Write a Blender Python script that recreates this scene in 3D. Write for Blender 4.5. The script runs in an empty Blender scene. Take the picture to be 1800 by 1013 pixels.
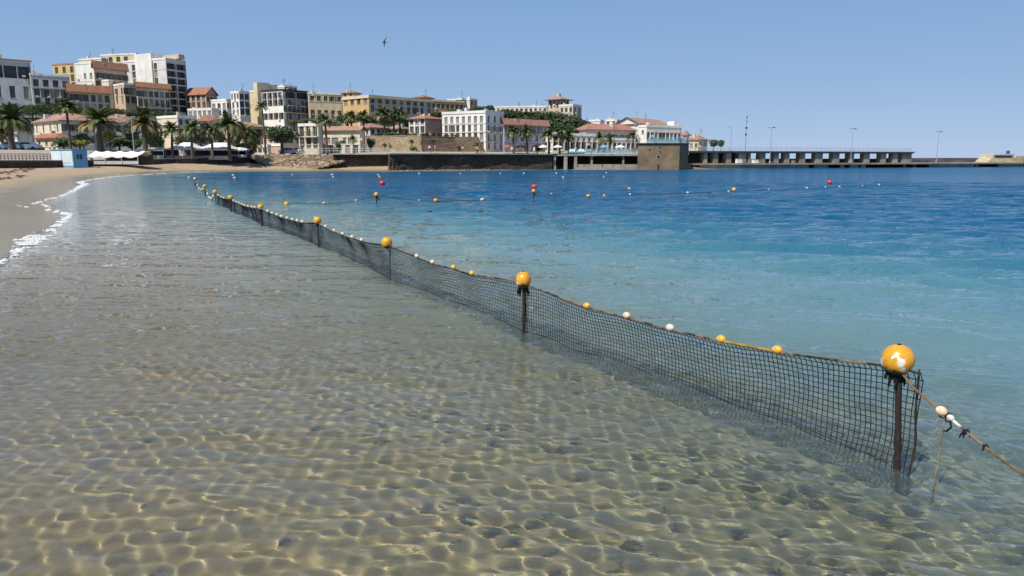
import bpy, math, random
import numpy as np
from mathutils import Vector, Matrix, noise
random.seed(7)
SC = bpy.context.scene
COL = SC.collection
R = math.radians

# ------------------------------------------------------------------ camera maths (used to measure real positions)
H = 2.2; PITCH = R(9.93); CP, SP = math.cos(PITCH), math.sin(PITCH); F = 1300.0
def ground(px, py, z=0.0):
    """point at height z seen at photo pixel px, py"""
    t = (506.5 - py) / F; h = z - H
    Y = h * (CP + t * SP) / (t * CP - SP)
    return Vector(((px - 900) / F * (Y * CP - h * SP), Y, z))
def at(px, py, Y):
    """point at distance Y seen at photo pixel px, py"""
    t = (506.5 - py) / F
    h = Y * (t * CP - SP) / (CP + t * SP)
    return Vector(((px - 900) / F * (Y * CP - h * SP), Y, h + H))
def zat(py, Y): return at(900, py, Y).z
def xat(px, Y, z=3.0): return (px - 900) / F * (Y * CP - (z - H) * SP)

# ------------------------------------------------------------------ object helpers
def tag(o, label=None, cat=None, group=None, kind=None):
    if label: o['label'] = label
    if cat: o['category'] = cat
    if group: o['group'] = group
    if kind: o['kind'] = kind
    return o
def empty(name, loc, label, cat, group=None, rz=0.0):
    o = bpy.data.objects.new(name, None); COL.objects.link(o)
    o.location = loc; o.rotation_euler = (0, 0, rz); o.empty_display_size = .3
    return tag(o, label, cat, group)
def copy_tree(o, parent=None):
    c = o.copy(); COL.objects.link(c)
    if parent is not None: c.parent = parent
    for ch in list(o.children): copy_tree(ch, c)
    return c
class MB:
    def __init__(s): s.v = []; s.f = []; s.m = []
    def add(s, vs, fs, mi=0):
        b = len(s.v); s.v.extend([tuple(x) for x in vs])
        for f in fs: s.f.append(tuple(b + i for i in f)); s.m.append(mi)
        return s
    def quad(s, a, b, c, d, mi=0): return s.add([a, b, c, d], [(0, 1, 2, 3)], mi)
    def box(s, x0, x1, y0, y1, z0, z1, mi=0, M=None):
        vs = [Vector((x, y, z)) for x in (x0, x1) for y in (y0, y1) for z in (z0, z1)]
        if M is not None: vs = [M @ v for v in vs]
        return s.add(vs, [(0, 1, 3, 2), (4, 6, 7, 5), (0, 4, 5, 1), (2, 3, 7, 6), (0, 2, 6, 4), (1, 5, 7, 3)], mi)
    def tube(s, pts, rad, n=6, mi=0, cap=True):
        pts = [Vector(p) for p in pts]
        if not hasattr(rad, '__len__'): rad = [rad] * len(pts)
        rings = []; up = None
        for i, p in enumerate(pts):
            d = (pts[min(i + 1, len(pts) - 1)] - pts[max(i - 1, 0)])
            if d.length < 1e-9: d = Vector((0, 0, 1))
            d.normalize()
            if up is None:
                up = Vector((0, 0, 1)) if abs(d.z) < .9 else Vector((1, 0, 0))
            a = d.cross(up)
            if a.length < 1e-6: a = d.orthogonal()
            a.normalize(); b = d.cross(a).normalized(); up = -b if False else up
            rings.append([p + (a * math.cos(2 * math.pi * k / n) + b * math.sin(2 * math.pi * k / n)) * rad[i] for k in range(n)])
        vs = [v for r in rings for v in r]; fs = []
        for i in range(len(pts) - 1):
            for k in range(n):
                k2 = (k + 1) % n
                fs.append((i * n + k, (i + 1) * n + k, (i + 1) * n + k2, i * n + k2))
        if cap:
            fs.append(tuple(range(n))); fs.append(tuple((len(pts) - 1) * n + k for k in reversed(range(n))))
        return s.add(vs, fs, mi)
    def lathe(s, c, prof, n=16, mi=0, jit=0.0):
        c = Vector(c); vs = []; fs = []
        for (r, z) in prof:
            for k in range(n):
                a = 2 * math.pi * k / n
                vs.append(c + Vector((r * math.cos(a), r * math.sin(a), z)))
        for i in range(len(prof) - 1):
            for k in range(n):
                k2 = (k + 1) % n
                fs.append((i * n + k, i * n + k2, (i + 1) * n + k2, (i + 1) * n + k))
        fs.append(tuple(reversed(range(n)))); fs.append(tuple((len(prof) - 1) * n + k for k in range(n)))
        return s.add(vs, fs, mi)
    def ball(s, c, r, rz=None, n=12, mi=0):
        rz = rz or r; m = max(4, n // 2)
        prof = [(r * math.sin(math.pi * (i + .02) / (m + .04)), -rz * math.cos(math.pi * (i + .02) / (m + .04))) for i in range(m + 1)]
        prof[0] = (r * .04, -rz); prof[-1] = (r * .04, rz)
        return s.lathe(c, prof, n, mi)
    def mesh(s, name, mats, smooth=False):
        me = bpy.data.meshes.new(name); me.from_pydata(s.v, [], s.f)
        if not isinstance(mats, (list, tuple)): mats = [mats]
        for m in mats: me.materials.append(m)
        if len(mats) > 1: me.polygons.foreach_set('material_index', s.m)
        if smooth: me.polygons.foreach_set('use_smooth', [True] * len(s.f))
        me.update(); return me
    def build(s, name, mats, parent=None, smooth=False, loc=None):
        o = bpy.data.objects.new(name, s.mesh(name, mats, smooth)); COL.objects.link(o)
        if parent is not None: o.parent = parent
        if loc is not None: o.location = loc
        return o

# ------------------------------------------------------------------ materials
class NT:
    def __init__(s, name):
        s.mat = bpy.data.materials.new(name); s.mat.use_nodes = True
        s.t = s.mat.node_tree; s.t.nodes.clear()
        s.out = s.n('ShaderNodeOutputMaterial')
    def n(s, typ, **kw):
        nd = s.t.nodes.new(typ)
        for k, v in kw.items():
            if k.startswith('_'): setattr(nd, k[1:], v)
            else:
                key = int(k[1:]) if k[0] == 'i' and k[1:].isdigit() else k.replace('__', ' ')
                inp = nd.inputs[key]
                if isinstance(v, bpy.types.NodeSocket): s.t.links.new(v, inp)
                else: inp.default_value = v
        return nd
    def link(s, a, b): s.t.links.new(a, b)
    def pos(s): return s.n('ShaderNodeNewGeometry').outputs['Position']
    def obj(s): return s.n('ShaderNodeTexCoord').outputs['Object']
    def mapping(s, vec, scale=(1, 1, 1), rot=(0, 0, 0)):
        return s.n('ShaderNodeMapping', Vector=vec, Scale=scale, Rotation=rot).outputs[0]
    def noise(s, vec, scale, detail=3, rough=.5, dist=0.0):
        return s.n('ShaderNodeTexNoise', Vector=vec, Scale=scale, Detail=detail, Roughness=rough, Distortion=dist).outputs['Fac']
    def ramp(s, fac, stops, interp='LINEAR'):
        nd = s.n('ShaderNodeValToRGB', Fac=fac); cr = nd.color_ramp; cr.interpolation = interp
        while len(cr.elements) < len(stops): cr.elements.new(.5)
        for e, (p, c) in zip(cr.elements, stops):
            e.position = p; e.color = (c, c, c, 1) if not hasattr(c, '__len__') else (*c, 1)
        return nd.outputs[0]
    def mix(s, fac, a, b, mode='MIX'):
        nd = s.n('ShaderNodeMix', _data_type='RGBA', _blend_type=mode)
        for k, v in ((0, fac), (6, a), (7, b)):
            if isinstance(v, bpy.types.NodeSocket): s.t.links.new(v, nd.inputs[k])
            elif k == 0: nd.inputs[k].default_value = v
            else: nd.inputs[k].default_value = (*v, 1) if len(v) == 3 else v
        return nd.outputs[2]
    def math(s, op, a, b=0.0, clamp=False):
        nd = s.n('ShaderNodeMath', _operation=op, _use_clamp=clamp, i0=a, i1=b); return nd.outputs[0]
    def bump(s, h, strength=.5, dist=.02, normal=None):
        nd = s.n('ShaderNodeBump', Height=h, Strength=strength, Distance=dist)
        if normal: s.link(normal, nd.inputs['Normal'])
        return nd.outputs[0]
    def bsdf(s, **kw):
        b = s.n('ShaderNodeBsdfPrincipled', **kw); s.link(b.outputs[0], s.out.inputs[0]); return b
def c3(c): return (*c, 1.0)
_cache = {}
def plain(name, col, rough=.8, var=.12, scale=.6, bump=0.0, metal=0.0, dirt=0.0, spec=.3):
    """painted / rendered surface with large mottling, fine grain and rain stains"""
    if name in _cache: return _cache[name]
    m = NT(name); p = m.pos()
    n1 = m.noise(p, scale, 4, .6); n2 = m.noise(p, scale * 14, 2, .6)
    dark = tuple(x * (1 - 2.2 * var) for x in col); lite = tuple(min(1, x * (1 + var)) for x in col)
    c = m.mix(m.ramp(n1, [(.3, 0), (.7, 1)]), dark, lite)
    c = m.mix(m.math('MULTIPLY', m.ramp(n2, [(.4, 0), (.7, 1)]), .25), c, tuple(x * .75 for x in col))
    if dirt:
        st = m.noise(m.mapping(p, (1, 1, .12)), 1.3, 4, .65)
        c = m.mix(m.math('MULTIPLY', m.ramp(st, [(.5, 0), (.72, 1)]), dirt), c, (.14, .12, .10))
    b = m.bsdf(Base__Color=c, Roughness=rough, Metallic=metal); b.inputs['Specular IOR Level'].default_value = spec
    if bump: m.link(m.bump(n2, bump, .03), b.inputs['Normal'])
    _cache[name] = m.mat; return m.mat

# ------------------------------------------------------------------ render settings, camera, sky, sun
cam = bpy.data.cameras.new('camera'); camo = bpy.data.objects.new('camera', cam); COL.objects.link(camo)
camo.location = (0, 0, H); camo.rotation_euler = (R(90) - PITCH, 0, 0)
cam.sensor_width = 36; cam.lens = 26.0; cam.clip_start = .05; cam.clip_end = 60000
SC.camera = camo
SC.render.engine = 'CYCLES'
SC.cycles.use_denoising = True
SC.cycles.caustics_refractive = True; SC.cycles.caustics_reflective = False
SC.cycles.max_bounces = 10; SC.cycles.transmission_bounces = 8; SC.cycles.transparent_max_bounces = 16
SC.cycles.diffuse_bounces = 3; SC.cycles.glossy_bounces = 3
SC.cycles.sample_clamp_indirect = 6.0
SC.cycles.blur_glossy = 0.2
SC.view_settings.view_transform = 'Standard'; SC.view_settings.look = 'None'
SC.view_settings.gamma = 1; SC.view_settings.exposure = .12
SUN_EL = R(53); SUN_DIR = Vector((-.63, -.77, 0)).normalized()
sd = Vector((SUN_DIR.x * math.cos(SUN_EL), SUN_DIR.y * math.cos(SUN_EL), math.sin(SUN_EL)))
sl = bpy.data.lights.new('sun', 'SUN'); so = bpy.data.objects.new('sun', sl); COL.objects.link(so)
so.rotation_euler = sd.to_track_quat('Z', 'Y').to_euler(); so.location = (0, 0, 50)
sl.energy = 4.9; sl.angle = R(.5); sl.color = (1.0, .94, .84)
sl.cycles.is_caustics_light = True
w = bpy.data.worlds.new('World'); SC.world = w; w.use_nodes = True
wt = w.node_tree; bg = wt.nodes['Background']; sky = wt.nodes.new('ShaderNodeTexSky')
sky.sky_type = 'NISHITA'; sky.sun_disc = False; sky.sun_elevation = SUN_EL
sky.sun_rotation = math.atan2(SUN_DIR.x, SUN_DIR.y)
sky.altitude = 0; sky.air_density = .7; sky.dust_density = 0.0; sky.ozone_density = 3.0
# sea haze: the sky pales to a soft lilac blue towards the horizon
tc = wt.nodes.new('ShaderNodeTexCoord'); sx = wt.nodes.new('ShaderNodeSeparateXYZ'); wt.links.new(tc.outputs['Generated'], sx.inputs[0])
hz = wt.nodes.new('ShaderNodeValToRGB'); wt.links.new(sx.outputs[2], hz.inputs[0])
hz.color_ramp.elements.new(.5)
for e, (p_, c_) in zip(hz.color_ramp.elements,
                       ((0.0, (.375, .490, .705)), (.09, (.275, .420, .645)), (.30, (.140, .305, .575)))):
    e.position = p_; e.color = (*[x for x in c_], 1)
hf = wt.nodes.new('ShaderNodeValToRGB'); wt.links.new(sx.outputs[2], hf.inputs[0])
hf.color_ramp.elements[0].position = .18; hf.color_ramp.elements[0].color = (.93, .93, .93, 1)
hf.color_ramp.elements[1].position = .75; hf.color_ramp.elements[1].color = (.15, .15, .15, 1)
sc_ = wt.nodes.new('ShaderNodeVectorMath'); sc_.operation = 'SCALE'; sc_.inputs['Scale'].default_value = 1 / .115; wt.links.new(hz.outputs[0], sc_.inputs[0])
mx = wt.nodes.new('ShaderNodeMix'); mx.data_type = 'RGBA'; wt.links.new(hf.outputs[0], mx.inputs[0])
wt.links.new(sky.outputs[0], mx.inputs[6]); wt.links.new(sc_.outputs[0], mx.inputs[7])
wt.links.new(mx.outputs[2], bg.inputs[0]); bg.inputs[1].default_value = .115

# ------------------------------------------------------------------ the bay: shoreline, bed, beach
_sp = [(-8.2, -30), (-8.2, -4), (-8.6, 4), (-9.6, 10)]
for px, py in ((-10, 470), (45, 432), (98, 392), (118, 378), (88, 362), (100, 346), (140, 326), (185, 312), (250, 306), (330, 302.6), (430, 301), (560, 300.4), (690, 301.0)):
    g = ground(px, py); _sp.append((g.x, g.y))
_sp += [(-8, 141), (10, 153), (34, 153), (48, 168), (56, 215), (62, 420), (62, 900)]
SHORE = np.array(_sp)
def shore_dist(X, Y):
    """signed distance to the shoreline, positive on the sea side"""
    X = np.asarray(X, float); Y = np.asarray(Y, float)
    best = np.full(X.shape, 1e9); sgn = np.ones(X.shape)
    for (ax, ay), (bx, by) in zip(SHORE[:-1], SHORE[1:]):
        dx, dy = bx - ax, by - ay; L = dx * dx + dy * dy
        t = np.clip(((X - ax) * dx + (Y - ay) * dy) / L, 0, 1)
        ex = X - (ax + t * dx); ey = Y - (ay + t * dy); d = np.hypot(ex, ey)
        cr = dx * (Y - ay) - dy * (X - ax)
        m = d < best; best = np.where(m, d, best); sgn = np.where(m, np.where(cr < 0, 1.0, -1.0), sgn)
    return best * sgn
def smooth(a, b, x):
    t = np.clip((x - a) / (b - a), 0, 1); return t * t * (3 - 2 * t)
def bed_z(X, Y):
    d = shore_dist(X, Y); r = X / np.maximum(Y, 1.0)
    sea = -(.039 * d + .034 * np.clip(d - 10, 0, 400))
    A = 1.20 + .55 * smooth(-.62, -.50, r)
    L = np.where(r < -.42, 7 + 9 * smooth(-.45, -.70, r), 7)
    e = -d
    land = A * (1 - np.exp(-np.maximum(e - 1.0, 0) / np.maximum(L, 1) / .9)) + .012 * np.clip(e, 0, 3)
    z = np.where(d > 0, np.maximum(sea, -9), land)
    return z
def fan(ys, half, ncol, name, centre=0.0):
    U = np.linspace(-1, 1, ncol); Yg, Ug = np.meshgrid(ys, U, indexing='ij')
    Xg = Ug * half(Yg) + centre
    return Xg, Yg
def grid_obj(name, X, Y, Z, mat, smooth_=True):
    nr, nc = X.shape; me = bpy.data.meshes.new(name)
    co = np.stack([X, Y, Z], -1).reshape(-1, 3).astype(np.float32)
    idx = np.arange(nr * nc).reshape(nr, nc)
    q = np.stack([idx[:-1, :-1], idx[:-1, 1:], idx[1:, 1:], idx[1:, :-1]], -1).reshape(-1, 4)
    me.vertices.add(len(co)); me.vertices.foreach_set('co', co.ravel())
    me.loops.add(q.size); me.loops.foreach_set('vertex_index', q.ravel().astype(np.int32))
    me.polygons.add(len(q)); me.polygons.foreach_set('loop_start', np.arange(0, q.size, 4, dtype=np.int32))
    me.polygons.foreach_set('loop_total', np.full(len(q), 4, dtype=np.int32))
    me.polygons.foreach_set('use_smooth', np.full(len(q), smooth_))
    me.update(calc_edges=True); me.materials.append(mat)
    o = bpy.data.objects.new(name, me); COL.objects.link(o); return o
def geo(a, b, r):
    out = [a]; 
    while out[-1] < b: out.append(out[-1] * (1 + r))
    return np.array(out)

def m_sand():
    m = NT('sand'); p = m.pos(); sep = m.n('ShaderNodeSeparateXYZ', Vector=p); z = sep.outputs['Z']
    g1 = m.noise(p, 260, 2, .7); g2 = m.noise(p, 9, 5, .6); g3 = m.noise(p, 1.1, 4, .6)
    dry = m.mix(m.ramp(g3, [(.3, 0), (.7, 1)]), (.33, .245, .16), (.42, .32, .21))
    dry = m.mix(m.math('MULTIPLY', m.ramp(g2, [(.48, 0), (.62, 1)]), .22), dry, (.30, .21, .13))
    weed = m.noise(m.mapping(p, (.25, 1.1, 1)), .42, 5, .68)
    dry = m.mix(m.math('MULTIPLY', m.ramp(weed, [(.60, 0), (.66, 1)]), .6), dry, (.17, .11, .065))
    wet = m.mix(m.ramp(g2, [(.35, 0), (.7, 1)]), (.285, .222, .118), (.375, .300, .165))
    spk = m.math('MULTIPLY', m.ramp(g1, [(.55, 0), (.75, 1)]), .5)
    wet = m.mix(spk, wet, (.16, .125, .085))
    # pebbles and weed flecks on the bed
    vor = m.n('ShaderNodeTexVoronoi', Vector=p, Scale=7.0).outputs['Distance']
    wet = m.mix(m.math('MULTIPLY', m.ramp(vor, [(.04, 1), (.07, 0)]), .35), wet, (.05, .042, .032))
    vor2 = m.n('ShaderNodeTexVoronoi', Vector=p, Scale=26.0).outputs['Distance']
    wet = m.mix(m.math('MULTIPLY', m.ramp(vor2, [(.08, 1), (.16, 0)]), m.ramp(g3, [(.35, .1), (.65, .6)])), wet, (.10, .08, .055))
    wet = m.mix(m.math('MULTIPLY', m.ramp(m.noise(p, 48, 3, .6), [(.55, 0), (.68, 1)]), .35), wet, (.42, .36, .25))
    zn = m.math('ADD', z, m.math('MULTIPLY', m.math('SUBTRACT', m.noise(p, .25, 3), .5), .25))
    wetf = m.ramp(zn, [(.0, 1), (.24, 1), (.40, 0)])
    col = m.mix(wetf, dry, wet)
    rough = m.ramp(zn, [(.0, .20), (.16, .24), (.36, .9)])
    b = m.bsdf(Base__Color=col, Roughness=rough)
    hgt = m.math('ADD', m.math('MULTIPLY', g2, .6), m.math('MULTIPLY', g1, .1))
    bs = m.n('ShaderNodeBump', Height=hgt, Distance=.03); m.link(m.ramp(zn, [(0, .25), (.2, .08), (.45, .9)]), bs.inputs['Strength'])
    m.link(bs.outputs[0], b.inputs['Normal'])
    return m.mat
M_SAND = m_sand()
ys = np.concatenate([[-25, -15, -8, -4, -1], geo(1.5, 420, .022)])
X, Y = fan(ys, lambda y: np.abs(y) * 1.1 + 16, 300, 'beach')
Z = bed_z(X, Y)
nz = np.array([noise.noise(Vector((x * .9, y * .9, 0))) + .5 * noise.noise(Vector((x * 2.3, y * 2.3, 4))) for x, y in zip(X.ravel(), Y.ravel())]).reshape(X.shape)
dd = shore_dist(X, Y)
Z = Z + nz * np.where(dd < 0, .05 * np.clip(-dd / 12, 0, 1), .02 * np.clip(dd / 6, 0, 1))
bed = grid_obj('beach', X, Y, Z, M_SAND); tag(bed, kind='structure')
bed.cycles.is_caustics_receiver = True

# ------------------------------------------------------------------ the sea surface: waves are real geometry
rng = np.random.RandomState(5)
def waves(X, Y, spacing, shoal):
    Zw = np.zeros_like(X); DX = np.zeros_like(X); DY = np.zeros_like(X)
    N = 96
    for i in range(N):
        lam = .105 * (3.4 / .105) ** ((i + rng.rand()) / N)
        sd_ = .42 if lam > .5 else .75
        th = R(-100) + rng.randn() * sd_            # travel direction, mostly towards the viewer and the beach
        k = 2 * math.pi / lam; ph = rng.rand() * 6.283
        slope = SLOPE * (.80 + .85 * math.exp(-(math.log(lam / .145) / .40) ** 2)) * (.78 if .28 < lam < .9 else 1)
        a = slope / k * np.clip(lam / (2.6 * spacing) - .6, 0, 1)
        if lam > .7: a = a * (.25 + 1.6 * shoal)
        arg = k * (math.cos(th) * X + math.sin(th) * Y) + ph
        s, c = np.sin(arg), np.cos(arg)
        Zw += a * c; DX -= .7 * a * s * math.cos(th); DY -= .7 * a * s * math.sin(th)
    return Zw, DX, DY
SLOPE = .0162
def m_water():
    m = NT('sea_water'); p = m.pos()
    dep = m.n('ShaderNodeAttribute', _attribute_name='depth').outputs['Fac']
    dist = m.n('ShaderNodeAttribute', _attribute_name='reach').outputs['Fac']
    pn = m.noise(m.mapping(p, (.12, .3, 1)), .5, 4, .55)
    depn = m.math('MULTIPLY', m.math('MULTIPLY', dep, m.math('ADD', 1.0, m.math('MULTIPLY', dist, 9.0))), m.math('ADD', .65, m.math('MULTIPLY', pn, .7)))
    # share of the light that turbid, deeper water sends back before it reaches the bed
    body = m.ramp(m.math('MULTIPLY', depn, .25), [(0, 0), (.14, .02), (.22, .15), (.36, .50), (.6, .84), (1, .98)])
    sky_sheen = m.ramp(dist, [(.07, 0), (.2, .34), (.45, .55)])       # reflected sky put into the colour: pale blue grows with distance
    body = m.math('ADD', body, m.math('MULTIPLY', m.math('SUBTRACT', 1.0, body), sky_sheen))
    col = m.ramp(m.math('MULTIPLY', depn, .2), [(0, (.155, .225, .275)), (.13, (.115, .170, .205)), (.27, (.060, .112, .150)), (.5, (.020, .100, .178)), (1, (.001, .078, .185))])  # shallow stops carry the pale blue of reflected sky
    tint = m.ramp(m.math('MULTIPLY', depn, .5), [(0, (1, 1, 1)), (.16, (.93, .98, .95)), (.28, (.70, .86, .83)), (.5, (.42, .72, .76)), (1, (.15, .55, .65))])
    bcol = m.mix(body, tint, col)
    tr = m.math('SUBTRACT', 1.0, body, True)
    # small ripples riding on the modelled waves; they fade in where the mesh gets too coarse to carry them
    q1 = m.noise(m.mapping(p, (1, 1.9, 1)), 2.1, 3, .55)
    q2 = m.noise(m.mapping(p, (1, 2.2, 1), (0, 0, .35)), .55, 4, .6)
    f1 = m.ramp(dist, [(.04, 0), (.10, .45), (.4, 1)])
    q0 = m.noise(m.mapping(p, (1, 1.8, 1)), 9.0, 3, .6)
    b0 = m.n('ShaderNodeBump', Height=q0, Distance=.012); m.link(m.ramp(dist, [(0, .2), (.15, .9), (.4, 0)]), b0.inputs['Strength'])
    b1 = m.n('ShaderNodeBump', Height=q1, Distance=.22, Normal=b0.outputs[0]); m.link(m.math('MULTIPLY', f1, .8), b1.inputs['Strength'])
    b2 = m.n('ShaderNodeBump', Height=q2, Distance=1.0, Normal=b1.outputs[0]); m.link(m.math('MULTIPLY', f1, .9), b2.inputs['Strength'])
    rg = m.ramp(dist, [(.0, 0.0), (.12, .0), (.3, .08), (1, .22)])
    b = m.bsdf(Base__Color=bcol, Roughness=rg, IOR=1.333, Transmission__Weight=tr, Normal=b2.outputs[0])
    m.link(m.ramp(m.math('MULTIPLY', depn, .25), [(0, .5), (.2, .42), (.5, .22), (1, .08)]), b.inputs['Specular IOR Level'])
    return m.mat
ys = np.concatenate([np.linspace(-.6, 2.2, 60)[:-1], geo(2.2, 8, .0031), geo(8.03, 20, .0046), geo(20.1, 70, .0065), geo(70.5, 24000, .03)])
half = lambda y: np.clip(y, 0, None) * .86 + 4.6
NC = 1600
X, Y = fan(ys, half, NC, 'water')
spc = np.maximum(np.gradient(ys)[:, None] * np.ones((1, NC)), 2 * half(Y) / NC)
shd = shore_dist(X, Y)
shoal = np.clip((shd - 4) / 14, 0, 1)
Zw, DX, DY = waves(X, Y, spc, shoal)
depth = np.maximum(-bed_z(X, Y), 0)
amp = np.clip(.45 + shd / 3.0, 0.35, 1)
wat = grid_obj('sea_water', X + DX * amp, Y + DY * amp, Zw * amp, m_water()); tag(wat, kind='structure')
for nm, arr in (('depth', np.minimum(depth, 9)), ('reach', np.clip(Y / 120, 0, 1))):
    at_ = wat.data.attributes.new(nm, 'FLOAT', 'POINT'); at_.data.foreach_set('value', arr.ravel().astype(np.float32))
wat.cycles.is_caustics_caster = True

# ------------------------------------------------------------------ the net barrier
def rel(mb, root):
    l = root.location; mb.v = [(x - l.x, y - l.y, z - l.z) for x, y, z in mb.v]; return mb
def part(mb, name, mats, root, smooth=False):
    return rel(mb, root).build(name, mats, root, smooth)
def solid(mb, name, mats, loc, label, cat, group=None, smooth=False, kind=None):
    l = Vector(loc); mb.v = [(x - l.x, y - l.y, z - l.z) for x, y, z in mb.v]
    o = mb.build(name, mats, None, smooth, l); return tag(o, label, cat, group, kind)
def ball_mat(name, base, scuff=(.80, .76, .70), amt=.45, seed=0.0, low=True):
    m = NT(name); p = m.n('ShaderNodeTexCoord').outputs['Object']; pm = m.n('ShaderNodeMapping', Vector=p, Location=(seed, seed * .7, 0)).outputs[0]
    n = m.noise(pm, 9, 4, .6); n2 = m.noise(pm, 34, 3, .6)
    col = m.mix(m.ramp(n2, [(.35, 0), (.8, .5)]), base, tuple(x * .72 for x in base))
    n3 = m.noise(m.mapping(pm, (1, 1, .35)), 22, 5, .7)
    col = m.mix(m.math('MULTIPLY', m.ramp(n3, [(.52, 0), (.64, 1)]), .45), col, tuple(x * .45 + .02 for x in base))
    col = m.mix(m.math('MULTIPLY', m.ramp(n3, [(.30, 1), (.38, 0)]), .35), col, scuff)
    f = m.ramp(n, [(.62 - amt * .12, 0), (.645 - amt * .12, 1)])
    col = m.mix(f, col, scuff)
    if low:
        z = m.n('ShaderNodeSeparateXYZ', Vector=p).outputs['Z']
        zz = m.math('ADD', z, m.math('MULTIPLY', m.math('SUBTRACT', n, .5), .10))
        col = m.mix(m.ramp(m.math('ADD', m.math('MULTIPLY', zz, 5.0), .5), [(.15, 1), (.27, 0)]), col, (.035, .026, .018))
    b = m.bsdf(Base__Color=col, Roughness=m.ramp(n2, [(.3, .22), (.7, .42)]))
    m.link(m.bump(n2, .15, .004), b.inputs['Normal']); return m.mat
Y_BALL = [ball_mat('buoy_yellow_%d' % i, (.74, .35, .022), amt=a, seed=s_) for i, (a, s_) in enumerate(((.62, 3.1), (.30, 8.2), (.15, 1.3)))]
M_FLOAT = [ball_mat('float_yellow', (.78, .40, .04), amt=.3, low=False), ball_mat('float_cream', (.72, .55, .36), amt=.5, low=False), ball_mat('float_white', (.70, .62, .52), amt=.5, low=False)]
M_RED = ball_mat('buoy_red', (.62, .03, .025), amt=.0, low=False)
M_DARKBALL = ball_mat('buoy_fouled', (.05, .05, .045), (.45, .40, .3), amt=.2, low=False)
def rope_mat(name, a, b_, sc=60):
    m = NT(name); p = m.pos(); n = m.noise(p, 7, 4, .6)
    wv = m.n('ShaderNodeTexWave', Vector=m.mapping(p, (1, 1, 1), (.4, .6, 0)), Scale=sc, Distortion=1.5).outputs['Fac']
    col = m.mix(m.ramp(n, [(.42, 0), (.56, 1)]), a, b_)
    col = m.mix(m.math('MULTIPLY', wv, .5), col, tuple(x * .35 for x in a))
    b = m.bsdf(Base__Color=col, Roughness=.85); m.link(m.bump(wv, .6, .004), b.inputs['Normal']); return m.mat
M_ROPE_BROWN = rope_mat('rope_brown', (.33, .20, .09), (.16, .085, .035))
M_ROPE_BLACK = rope_mat('rope_black', (.022, .022, .025), (.05, .055, .07))
M_ROPE_TOP = rope_mat('rope_top', (.02, .022, .028), (.36, .23, .11))
M_ROPE_YEL = rope_mat('rope_yellow', (.55, .33, .05), (.30, .18, .04))
M_ROPE_PALE = rope_mat('rope_pale', (.42, .36, .27), (.22, .17, .11))
def m_net():
    m = NT('netting'); n = m.noise(m.pos(), 3, 3, .6)
    col = m.mix(m.ramp(n, [(.35, 0), (.7, 1)]), (.006, .011, .015), (.015, .025, .036))
    m.bsdf(Base__Color=col, Roughness=.7); return m.mat
M_NET = m_net()
def m_rust():
    m = NT('rusted_pole'); p = m.pos(); n = m.noise(m.mapping(p, (1, 1, .5)), 45, 4, .7)
    col = m.ramp(n, [(.3, (.012, .010, .009)), (.60, (.028, .017, .012)), (.72, (.10, .05, .025)), (.82, (.28, .17, .10))])
    b = m.bsdf(Base__Color=col, Roughness=.75); m.link(m.bump(n, .8, .006), b.inputs['Normal']); return m.mat
M_RUST = m_rust()
M_RAG = plain('rag_black', (.014, .014, .016), .9, .2, 8)

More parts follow.
